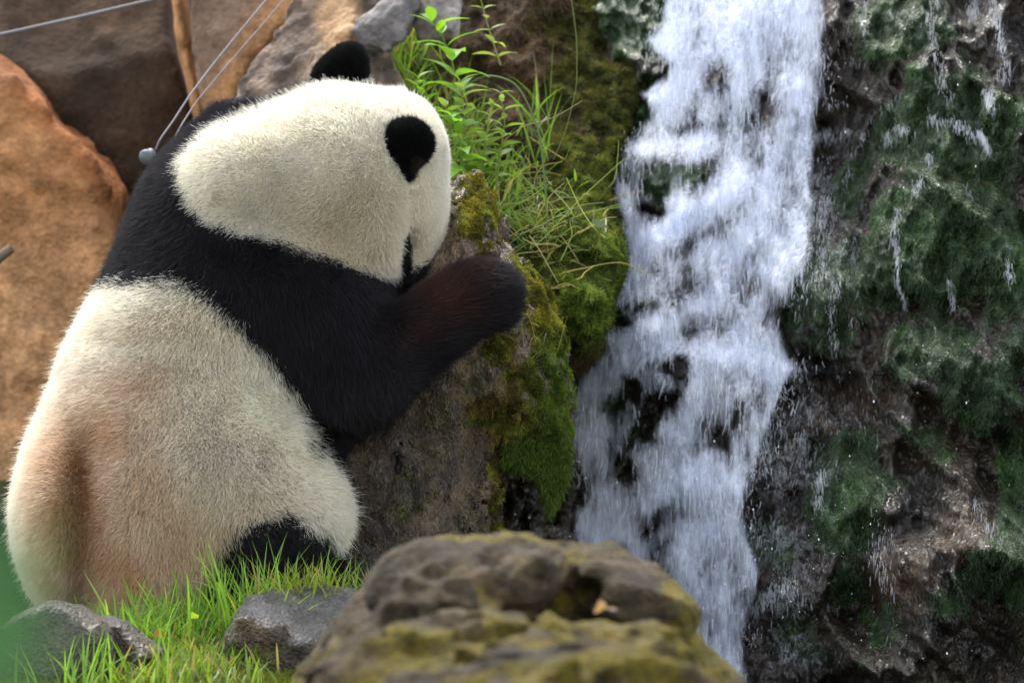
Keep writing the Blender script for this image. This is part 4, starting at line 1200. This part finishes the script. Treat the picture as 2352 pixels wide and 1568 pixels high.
for uvs, j_, dens in RUN:
    q = np.array(uvs, float); k = int(260 * dens)
    seg = np.r_[0, np.cumsum(np.hypot(*np.diff(q, axis=0).T))]
    f = rng.random(k) * seg[-1]
    f = f[(vnoise(np.stack([f * 0.05, f * 0 + len(ru) * 3.1, f * 0], 1)) > -0.45)]
    ru.append(np.interp(f, seg, q[:, 0]) + j_ * 0.85 * rng.normal(size=len(f))); rv_.append(np.interp(f, seg, q[:, 1]) + j_ * 0.9 * rng.normal(size=len(f)))
u, v = np.concatenate(ru), np.concatenate(rv_)
n = len(u)
x0, z0 = (u - 1176) * KB, ZC + (784 - v) * KB
y0 = face_y(x0, z0) - 0.02 - 0.02 * rng.random(n)
pos = np.stack([(u - 1176) * (8 + y0) / 8 / 1176, y0, ZC + (784 - v) * (8 + y0) / 8 / 1176], 1)
rr_ = 0.0004 + 0.0009 * rng.random(n) ** 2
strands('water_runnel', pos, np.tile([0, -0.05, -1.0], (n, 1)) + rng.normal(size=(n, 3)) * [0.15, 0.05, 0], rng.normal(size=(n, 3)) * 0.1, 0.004 + 0.016 * rng.random(n) ** 1.5, rr_, np.tile([0.88, 0.90, 0.96], (n, 1)), M_STREAK, 4, film, 0.4, 0.05)

# flying drops
def drops(name, pts, size, parent=None):
    base = np.array([(1, 0, 0), (-1, 0, 0), (0, 1, 0), (0, -1, 0), (0, 0, 2.2), (0, 0, -1.4)], float)
    tri = np.array([(0, 2, 4), (2, 1, 4), (1, 3, 4), (3, 0, 4), (2, 0, 5), (1, 2, 5), (3, 1, 5), (0, 3, 5)])
    V = (pts[:, None, :] + base[None] * size[:, None, None]).reshape(-1, 3)
    Fc = (tri[None] + 6 * np.arange(len(pts))[:, None, None]).reshape(-1, 3)
    o = make_mesh(name, V, Fc, M_DROP, parent, np.tile([0.85, 0.9, 0.97], (len(V), 1)))
    return tag(o, kind='stuff')
n = 240
u = np.concatenate([1690 + 200 * rng.normal(size=n // 2), 1750 + 650 * rng.random(n // 4), 1130 + 250 * rng.random(n // 4)])
v = np.concatenate([1300 + 160 * rng.normal(size=n // 2), 1600 * rng.random(n // 4), 1000 + 280 * rng.random(n // 4)])
kk = (u > 1700) | (v > 1000)
u, v = u[kk], v[kk]
yy = face_smooth(u, v) - 0.12 - 0.2 * rng.random(len(u))
pts = np.stack([(u - 1176) * (8 + yy) / 8 / 1176, yy, ZC + (784 - v) * (8 + yy) / 8 / 1176], 1)
drops('spray', pts, 0.0005 + 0.0014 * rng.random(len(u)) ** 3)

# ------------------------------------------------------------------ grass
def grass(name, base, length, width, az, lean, curve, col, label=None, seg=6):
    """curved, folded blades as ONE mesh"""
    n = len(base)
    t = np.linspace(0, 1, seg)[None, :]
    h = np.stack([np.cos(az), np.sin(az)], 1)
    ang = lean[:, None] + curve[:, None] * t
    st = length[:, None] / (seg - 1)
    dx = np.concatenate([np.zeros((n, 1)), np.cumsum(np.sin(ang[:, 1:]) * st, 1)], 1)
    dz = np.concatenate([np.zeros((n, 1)), np.cumsum(np.cos(ang[:, 1:]) * st, 1)], 1)
    c = np.stack([base[:, None, 0] + h[:, None, 0] * dx, base[:, None, 1] + h[:, None, 1] * dx, base[:, None, 2] + dz], 2)
    tw = rng.normal(size=n) * 0.7
    side = np.stack([-np.sin(az + tw), np.cos(az + tw), np.zeros(n)], 1)[:, None, :]
    wd = width[:, None, None] * (np.array([0.6, 0.95, 1.0, 0.85, 0.55, 0.08])[None, :seg, None])
    V = np.stack([c - side * wd * 0.5, c + side * wd * 0.5], 2).reshape(-1, 3)
    i = np.arange(seg - 1)
    q = np.stack([2 * i, 2 * i + 1, 2 * i + 3, 2 * i + 2], 1)
    Q = (q[None] + (2 * seg) * np.arange(n)[:, None, None]).reshape(-1, 4)
    vc = np.repeat(col, 2 * seg, 0)
    o = make_mesh(name, V, Q, M_GRASS, None, vc)
    return tag(o, kind='stuff')

def gcols(n, a, b, dry=0.1):
    k = rng.random((n, 1))
    c = np.array(a) * (1 - k) + np.array(b) * k
    d = rng.random(n) < dry
    c[d] = np.array([0.30, 0.26, 0.11]) * (0.7 + 0.6 * rng.random((d.sum(), 1)))
    return c
# front tufts, below the haunch and foot
def on_ground(x, y): return ground_z(x, y) - 0.005
def tuft(name, cu, y, n, su, sy, ln, col, dry=0.08, lean=0.35, zoff=0.0):
    us = cu + su * rng.normal(size=n)
    ys = y + sy * rng.normal(size=n)
    x = (us - 1176) / 1176 * (8 + ys) / 8
    z = on_ground(x, ys) + zoff
    L_ = ln * (0.35 + 0.75 * rng.random(n))
    return grass(name, np.stack([x, ys, z], 1), L_, 0.0030 + 0.0035 * rng.random(n), rng.random(n) * 6.283, np.abs(rng.normal(size=n)) * lean, 0.2 + 0.9 * rng.random(n) ** 1.5, col(n), None)
G1 = lambda n: gcols(n, (0.12, 0.25, 0.03), (0.25, 0.43, 0.07), 0.06)
G2 = lambda n: gcols(n, (0.10, 0.19, 0.02), (0.22, 0.33, 0.05), 0.2)
tuft('grass', 470, -0.42, 330, 90, 0.07, 0.16, G1)
tuft('grass', 600, -0.46, 220, 75, 0.05, 0.23, G1)
tuft('grass', 330, -0.46, 260, 55, 0.07, 0.13, G1)
tuft('grass', 770, -0.42, 260, 50, 0.05, 0.11, G1, zoff=0.02)
tuft('grass', 860, -0.35, 50, 16, 0.04, 0.14, G1, zoff=0.02)
tuft('grass', 440, -0.80, 420, 90, 0.08, 0.075, G2, 0.2)
tuft('grass', 470, -0.62, 500, 70, 0.06, 0.07, G2, 0.2)
tuft('grass', 230, -0.90, 60, 90, 0.04, 0.13, G1)
n = 260
us, ys = 720 + 75 * rng.normal(size=n), -0.50 + 0.03 * rng.normal(size=n)
zs = ZC + (784 - 1352) / 1176 * 7.5 / 8 + 0.004 * rng.normal(size=n)
grass('grass', np.stack([(us - 1176) / 1176 * (8 + ys) / 8, ys, zs - 0.01], 1), 0.02 + 0.06 * rng.random(n), 0.0022 + 0.002 * rng.random(n), rng.random(n) * 6.28, np.abs(rng.normal(size=n)) * 0.6, rng.random(n), gcols(n, (0.14, 0.22, 0.03), (0.26, 0.36, 0.06), 0.15))
# low ground cover in front
n = 60000
x = -1.1 + 1.05 * rng.random(n); y = -1.25 + 1.15 * rng.random(n)
gp = np.stack([x, y, ground_z(x, y)], 1)
gk = (0.5 + 0.5 * fbm(gp * 8, 3, 801)).clip(0, 1)
gc = mixcol((0.10, 0.10, 0.018), (0.17, 0.22, 0.03), gk) * (0.5 + 0.9 * rng.random((n, 1)))
dd = unit(np.stack([rng.normal(size=n) * 0.6, rng.normal(size=n) * 0.6, np.ones(n)], 1))
tag(strands('ground_moss', gp - [0, 0, 0.004], dd, rng.normal(size=(n, 3)) * 0.3, 0.006 + 0.012 * rng.random(n), np.full(n, 0.0010), gc, M_MOSS, 4, None, 0.3), kind='stuff')
# moss cushion on the wet stone
# bank grass, behind and right of the head
def bank_pts(u, v):
    x, z = (u - 1176) * KB, ZC + (784 - v) * KB
    y = bank_y(x, z)
    return np.stack([x, y, z], 1)
def bank_grass(name, cu, cv, su, sv, n, ln, cols, lean=0.5, curve=1.3, az=None):
    u = cu + su * rng.normal(size=n); v = cv + sv * rng.normal(size=n)
    p = bank_pts(u, v)
    a = rng.random(n) * 6.283 if az is None else az + rng.normal(size=n) * 0.8
    return grass(name, p, ln * (0.4 + 0.8 * rng.random(n)), 0.0026 + 0.0036 * rng.random(n), a, np.abs(rng.normal(size=n)) * lean, 0.2 + curve * rng.random(n) ** 1.4, cols(n))
GB = lambda n: gcols(n, (0.10, 0.20, 0.03), (0.20, 0.34, 0.06), 0.12)
GD = lambda n: gcols(n, (0.10, 0.13, 0.03), (0.22, 0.24, 0.07), 0.35)
bank_grass('grass', 930, 240, 45, 70, 190, 0.13, GB, 0.3, 0.8)
bank_grass('grass', 1040, 350, 45, 60, 240, 0.10, GB, 0.45, 1.0)
bank_grass('grass', 1100, 410, 55, 60, 230, 0.085, GB, 0.7, 1.3)
bank_grass('grass', 1170, 470, 70, 60, 200, 0.075, GB, 0.95, 1.4)
bank_grass('grass', 1240, 580, 70, 60, 60, 0.08, GD, 1.1, 1.4)
bank_grass('grass', 1090, 500, 40, 40, 160, 0.07, GD, 1.0, 1.4)
bank_grass('grass', 890, 130, 30, 60, 110, 0.15, GB, 0.35, 0.8)
bank_grass('grass', 1235, 320, 18, 40, 26, 0.16, GB, 0.25, 0.9)
bank_grass('grass', 720, 150, 50, 50, 70, 0.14, GD, 0.6, 1.2)
n = 260
tu, tv = 1190 + 75 * rng.normal(size=n), 520 + 75 * rng.normal(size=n)
tp = bank_pts(tu, tv) + np.array([0, -0.01, 0.0])
td = unit(rng.normal(size=(n, 3)) * [1, 0.7, 0.45] + np.array([0.1, -0.3, 0.15]))
tag(strands('tangled_grass', tp, td, rng.normal(size=(n, 3)) * 0.45 - np.array([0, 0, 0.25]), 0.05 + 0.09 * rng.random(n), 0.0009 + 0.0009 * rng.random(n), gcols(n, (0.12, 0.20, 0.05), (0.26, 0.32, 0.12), 0.35), M_LEAF, 7, None, 0.4, 0.12), kind='stuff')
# a few blades on the boulder
n = 46
bu, bvv = 1200 + 26 * rng.normal(size=n), 800 + 30 * rng.normal(size=n)
ptsb = np.array([P(a, b, -0.06) for a, b in zip(bu, bvv)])
grass('grass', ptsb, 0.03 + 0.05 * rng.random(n), np.full(n, 0.0016), rng.random(n) * 6.28, np.abs(rng.normal(size=n)) * 0.8, 1.2 * rng.random(n), gcols(n, (0.10, 0.17, 0.03), (0.25, 0.24, 0.09), 0.4))

# ------------------------------------------------------------------ leafy plants
def leaf_mesh(L_, W, droop, fold=0.25, seg=7):
    t = np.linspace(0, 1, seg)
    w = W * np.sin(np.pi * t ** 0.8) ** 0.9 * 0.5
    x = L_ * t; z = -droop * L_ * t * t
    Vc = np.stack([x, 0 * t, z], 1)
    Vl = np.stack([x, w, z + fold * w], 1); Vr = np.stack([x, -w, z + fold * w], 1)
    V = np.concatenate([Vl, Vc, Vr]); i = np.arange(seg - 1)
    Q = np.concatenate([np.stack([i, i + 1, seg + i + 1, seg + i], 1), np.stack([seg + i, seg + i + 1, 2 * seg + i + 1, 2 * seg + i], 1)])
    return V, Q
def tube(pts, r, nside=6):
    pts = np.asarray(pts, float); n = len(pts)
    r = np.broadcast_to(r, (n,))
    V = []
    tg = np.gradient(pts, axis=0)
    for p, t_, rr in zip(pts, tg, r):
        t_ = t_ / np.linalg.norm(t_)
        a = np.cross(t_, [0.3, 1, 0.2]); a /= np.linalg.norm(a)
        b = np.cross(t_, a)
        for k in range(nside):
            an = 2 * math.pi * k / nside
            V.append(p + rr * (math.cos(an) * a + math.sin(an) * b))
    Q = [(i * nside + k, i * nside + (k + 1) % nside, (i + 1) * nside + (k + 1) % nside, (i + 1) * nside + k) for i in range(n - 1) for k in range(nside)]
    return np.array(V), np.array(Q)
from mathutils import Matrix, Euler
def leafy(label, pts, leaf_len, n_pairs, colr, t0=0.1, dry=False, droop=0.35, cat='plant', leafw=0.36, rise=0.35):
    """stem along pts (world), leaves in pairs up the stem"""
    pts = np.array(pts)
    base = pts[0]
    e = empty('leafy_plant', base)
    tag(e, label, cat)
    tt = np.linspace(0, 1, 14)
    cum = np.linspace(0, 1, len(pts))
    cur = np.stack([np.interp(tt, cum, pts[:, k]) for k in range(3)], 1) - base
    V, Q = tube(cur, np.linspace(0.0022, 0.0009, 14))
    make_mesh('stem', V, Q, M_LEAF, e, np.tile(np.array(colr) * [1.1, 0.85, 0.8], (len(V), 1)))
    lib = []
    for q in range(3):
        lV, lQ = leaf_mesh(leaf_len, leaf_len * leafw, droop + 0.15 * q)
        c = np.array(colr) * (0.85 + 0.2 * q)
        o = make_mesh('leaf', lV, lQ, M_LEAF, e, np.tile(c, (len(lV), 1)))
        lib.append(o.data)
        bpy.data.objects.remove(o)
    ph = random.random() * 3
    for k in range(n_pairs):
        f = t0 + (1 - t0) * k / max(n_pairs - 1, 1)
        p = np.array([np.interp(f, tt, cur[:, a]) for a in range(3)])
        s = (1.0 - 0.45 * f) * (0.75 + 0.4 * random.random())
        for side in (0, 1):
            o = bpy.data.objects.new('leaf', random.choice(lib))
            COL.objects.link(o)
            o.parent = e
            o.location = p
            az = ph + k * 1.7 + side * math.pi + random.uniform(-0.3, 0.3)
            o.rotation_euler = Euler((random.uniform(-0.4, 0.4), -rise - 0.5 * f + random.uniform(-0.25, 0.25), az), 'XYZ')
            o.scale = (s, s, s)
    return e
LG, LG2 = (0.17, 0.34, 0.04), (0.24, 0.36, 0.10)
def bp_(u, v, dy=0.0):
    y = bank_pts(np.array([float(u)]), np.array([float(v)]))[0][1] + dy
    return P(u, v, y)
def stem_pts(uvs, y): return [P(a, b, y + dy) for (a, b, dy) in uvs]
yb = 0.70
leafy('tall leafy plant with long bright green leaves before the grey stones', stem_pts([(1062, 330, 0), (1050, 230, 0), (1042, 150, 0), (1015, 80, 0), (992, 50, 0)], yb), 0.126, 7, LG, 0.3)
leafy('bushy leafy plant with small pale leaves in the grass beside the head', stem_pts([(1080, 430, 0), (1074, 330, 0), (1064, 250, 0), (1058, 190, 0)], yb - 0.10), 0.078, 10, LG2)
leafy('short leafy plant with round pale leaves lowest in the grass', stem_pts([(1035, 420, 0), (1035, 340, 0), (1030, 290, 0), (1022, 245, 0)], yb - 0.14), 0.066, 9, LG2, leafw=0.5)
leafy('leafy plant leaning right over the long bent grass stalk', stem_pts([(1095, 440, 0), (1110, 370, 0), (1115, 310, 0), (1132, 250, 0)], yb - 0.12), 0.066, 10, LG2)
leafy('upright leafy stem with narrow leaves right of the bushy plant', stem_pts([(1140, 430, 0), (1150, 350, 0), (1160, 280, 0), (1150, 215, 0)], yb - 0.12), 0.060, 10, LG2)
leafy('low leafy plant with broad leaves nearest the near ear', stem_pts([(1060, 400, 0), (1060, 350, 0), (1052, 300, 0), (1040, 270, 0)], yb - 0.18), 0.072, 8, LG, leafw=0.45)
leafy('leafy sprig of narrow leaves close behind the forehead of the panda', stem_pts([(990, 330, 0), (985, 270, 0), (965, 215, 0), (960, 180, 0)], yb - 0.10), 0.060, 9, LG)
leafy('small pale leafy sprig hanging at the top edge against brown soil', stem_pts([(1150, 150, 0), (1130, 90, 0), (1115, 40, 0), (1105, 0, 0)], yb + 0.1), 0.060, 6, (0.30, 0.38, 0.12))
# long bent stalks
def stalk(label, uvs, r, c, cat='grass stalk'):
    pts = np.array([P(a, b, y) for a, b, y in uvs])
    tt = np.linspace(0, 1, 30); cum = np.linspace(0, 1, len(pts))
    cur = np.stack([np.interp(tt, cum, pts[:, k]) for k in range(3)], 1)
    ker = np.array([.1, .2, .4, .2, .1])
    pad = np.pad(cur, ((2, 2), (0, 0)), mode='edge')
    cur = np.stack([np.convolve(pad[:, k], ker, 'valid') for k in range(3)], 1)
    V, Q = tube(cur - pts[0], np.linspace(r, r * 0.5, 30))
    o = make_mesh('grass_stalk', V, Q, M_LEAF, None, np.tile(c, (len(V), 1)))
    o.location = pts[0]
    return tag(o, label, cat)
stalk('long bent green grass stalk arching over the brown bank', [(1262, 560, .5), (1250, 400, .55), (1240, 300, .6), (1190, 190, .62), (1120, 170, .64), (1060, 200, .66), (1010, 250, .68)], 0.0028, (0.16, 0.22, 0.08))
stalk('thin pale stalk hanging down the brown bank from the top edge', [(1310, -20, .8), (1325, 90, .78), (1325, 200, .74), (1300, 300, .7), (1270, 370, .66)], 0.0013, (0.20, 0.22, 0.07))
stalk('straw coloured stalk lying slanting across the bank', [(1150, 330, .62), (1200, 290, .6), (1260, 275, .6), (1300, 255, .6), (1340, 230, .62)], 0.0012, (0.34, 0.27, 0.15))
stalk('pale green runner crossing the moss towards the waterfall', [(1190, 540, .42), (1240, 520, .42), (1290, 490, .44), (1340, 470, .45), (1390, 465, .46)], 0.0016, (0.24, 0.28, 0.12))
stalk('dry curled stalk standing on the pale rock left of the far ear', [(690, 240, .8), (700, 170, .8), (722, 110, .8), (745, 90, .8), (730, 150, .8)], 0.0014, (0.40, 0.31, 0.22))
# lobed fallen leaf caught on the bank
def lobed_leaf(name, label, c, size, rot, colr, lobes=5, cup=0.15):
    n = 40
    a = np.linspace(0, 2 * math.pi, n, endpoint=False)
    r = size * (0.82 + 0.16 * np.cos(lobes * a + 0.6) + 0.10 * np.cos(2 * a + 1.1) + 0.05 * np.cos(11 * a)) * (0.8 + 0.2 * np.cos(a + 0.4))
    V = np.concatenate([[[0, 0, 0]], np.stack([r * np.cos(a), np.full(n, 0.0) - cup * r * np.sin(a * 2) * 0.5, r * np.sin(a)], 1)])
    i = np.arange(n)
    Fc = np.stack([np.zeros(n, int), 1 + i, 1 + (i + 1) % n], 1)
    o = make_mesh(name, V, Fc, M_LEAF, None, np.tile(colr, (len(V), 1)))
    o.location = c; o.rotation_euler = rot
    return tag(o, label, 'leaf')
lobed_leaf('fallen_leaf', 'grey green lobed leaf lying on the bank beside the waterfall', P(1375, 512, 0.46), 0.024, (1.15, 0.4, 0.3), (0.08, 0.11, 0.115))
lobed_leaf('fallen_leaf', 'small brown leaf in the grass near the narrow wet stone', P(362, 1452, -0.62), 0.014, (0.9, 0.3, 0.5), (0.22, 0.09, 0.05), 3)
lobed_leaf('fallen_leaf', 'pinkish dry leaf lying on the blurred near boulder', P(1385, 1394, -2.45), 0.020, (1.1, 0.2, 0.2), (0.26, 0.17, 0.125), 3, 0.9)
0 and lobed_leaf('fallen_leaf', 'orange dry leaf at the bottom edge of the near boulder', P(925, 1552, -2.95), 0.020, (0.9, 0.2, 0.2), (0.40, 0.20, 0.09), 3, 0.9)
lobed_leaf('clover_leaf', 'tiny round bright leaf left of the front grass tuft', P(444, 1412, -0.66), 0.010, (0.3, 0, 0), (0.30, 0.45, 0.04), 3)

# ------------------------------------------------------------------ fence wires, insulator, stick
def wire(label, uvy, r):
    pts = np.array([P(a, b, y) for a, b, y in uvy])
    tt = np.linspace(0, 1, 40); cum = np.linspace(0, 1, len(pts))
    cur = np.stack([np.interp(tt, cum, pts[:, k]) for k in range(3)], 1)
    pad = np.pad(cur, ((2, 2), (0, 0)), mode='edge')
    cur = np.stack([np.convolve(pad[:, k], [.1, .2, .4, .2, .1], 'valid') for k in range(3)], 1)
    V, Q = tube(cur - pts[0], r, 8)
    o = make_mesh('fence_wire', V, Q, M_WIRE, None)
    o.location = pts[0]
    return tag(o, label, 'wire', 'fence wires')
wire('thick fence wire crossing the upper left corner', [(-120, 104, 1.1), (0, 80, 1.1), (180, 40, 1.1), (365, -4, 1.1), (520, -44, 1.1)], 0.0036)
wire('fence wire rising from the grey insulator behind the panda back', [(357, 345, .5), (366, 322, .5), (400, 275, .55), (432, 225, .6), (480, 160, .7), (545, 80, .8), (612, 0, .9), (670, -70, 1.0)], 0.0021)
wire('thinner fence wire right of the one tied to the insulator', [(400, 320, .55), (415, 290, .6), (450, 235, .7), (520, 152, .8), (590, 72, .9), (655, -4, 1.0), (710, -70, 1.1)], 0.0015)
prof = [(0.000, 0.0), (0.010, 0.0), (0.014, 0.004), (0.010, 0.009), (0.010, 0.013), (0.0155, 0.018), (0.0155, 0.026), (0.012, 0.031), (0.0, 0.033)]
V = []; Qs = []
for (r_, h_) in prof:
    for k in range(16):
        V.append((r_ * math.cos(k * math.pi / 8), -h_, r_ * math.sin(k * math.pi / 8)))
for i in range(len(prof) - 1):
    for k in range(16):
        Qs.append((i * 16 + k, i * 16 + (k + 1) % 16, (i + 1) * 16 + (k + 1) % 16, (i + 1) * 16 + k))
o = make_mesh('insulator', np.array(V), np.array(Qs), M_PORC)
o.location = P(350, 354, 0.5); o.rotation_euler = (0.3, 0.2, -0.5)
tag(o, 'small grey knob insulator holding a fence wire behind the panda back', 'insulator')
V, Q = tube([(0, 0, 0), (0.02, 0, 0.012), (0.045, 0.0, 0.034), (0.07, 0.0, 0.052)], [0.012, 0.013, 0.012, 0.011], 8)
o = make_mesh('stick', V - np.array([0.045, 0, 0.03]), Q, M_WOOD)
o.location = P(2, 592, 1.25)
tag(o, 'short dead stick poking in at the left edge before the orange rock', 'stick')

# ------------------------------------------------------------------ leaf close to the lens, lower left
e = empty('leafy_plant', P(-330, 2300, -6.75))
tag(e, 'blurred green leaves nearest the camera in the lower left corner', 'plant')
lV, lQ = leaf_mesh(0.09, 0.030, 0.2)
for (u_, v_, rz, ry) in ((-215, 1770, 0.3, -1.15), (-270, 1650, 0.5, -1.3), (-320, 1900, 0.2, -0.9)):
    o = make_mesh('leaf', lV, lQ, M_LEAF, e, np.tile([0.05, 0.14, 0.05], (len(lV), 1)))
    o.location = Vector(P(u_, v_, -6.75)) - e.location
    o.rotation_euler = (0.9, ry, rz)
V, Q = tube([(0, 0, 0), (0.01, 0, 0.05), (0.02, 0, 0.12)], [0.002, 0.0018, 0.001])
make_mesh('stem', V, Q, M_LEAF, e, np.tile([0.08, 0.15, 0.05], (len(V), 1)))

bpy.context.view_layer.update()
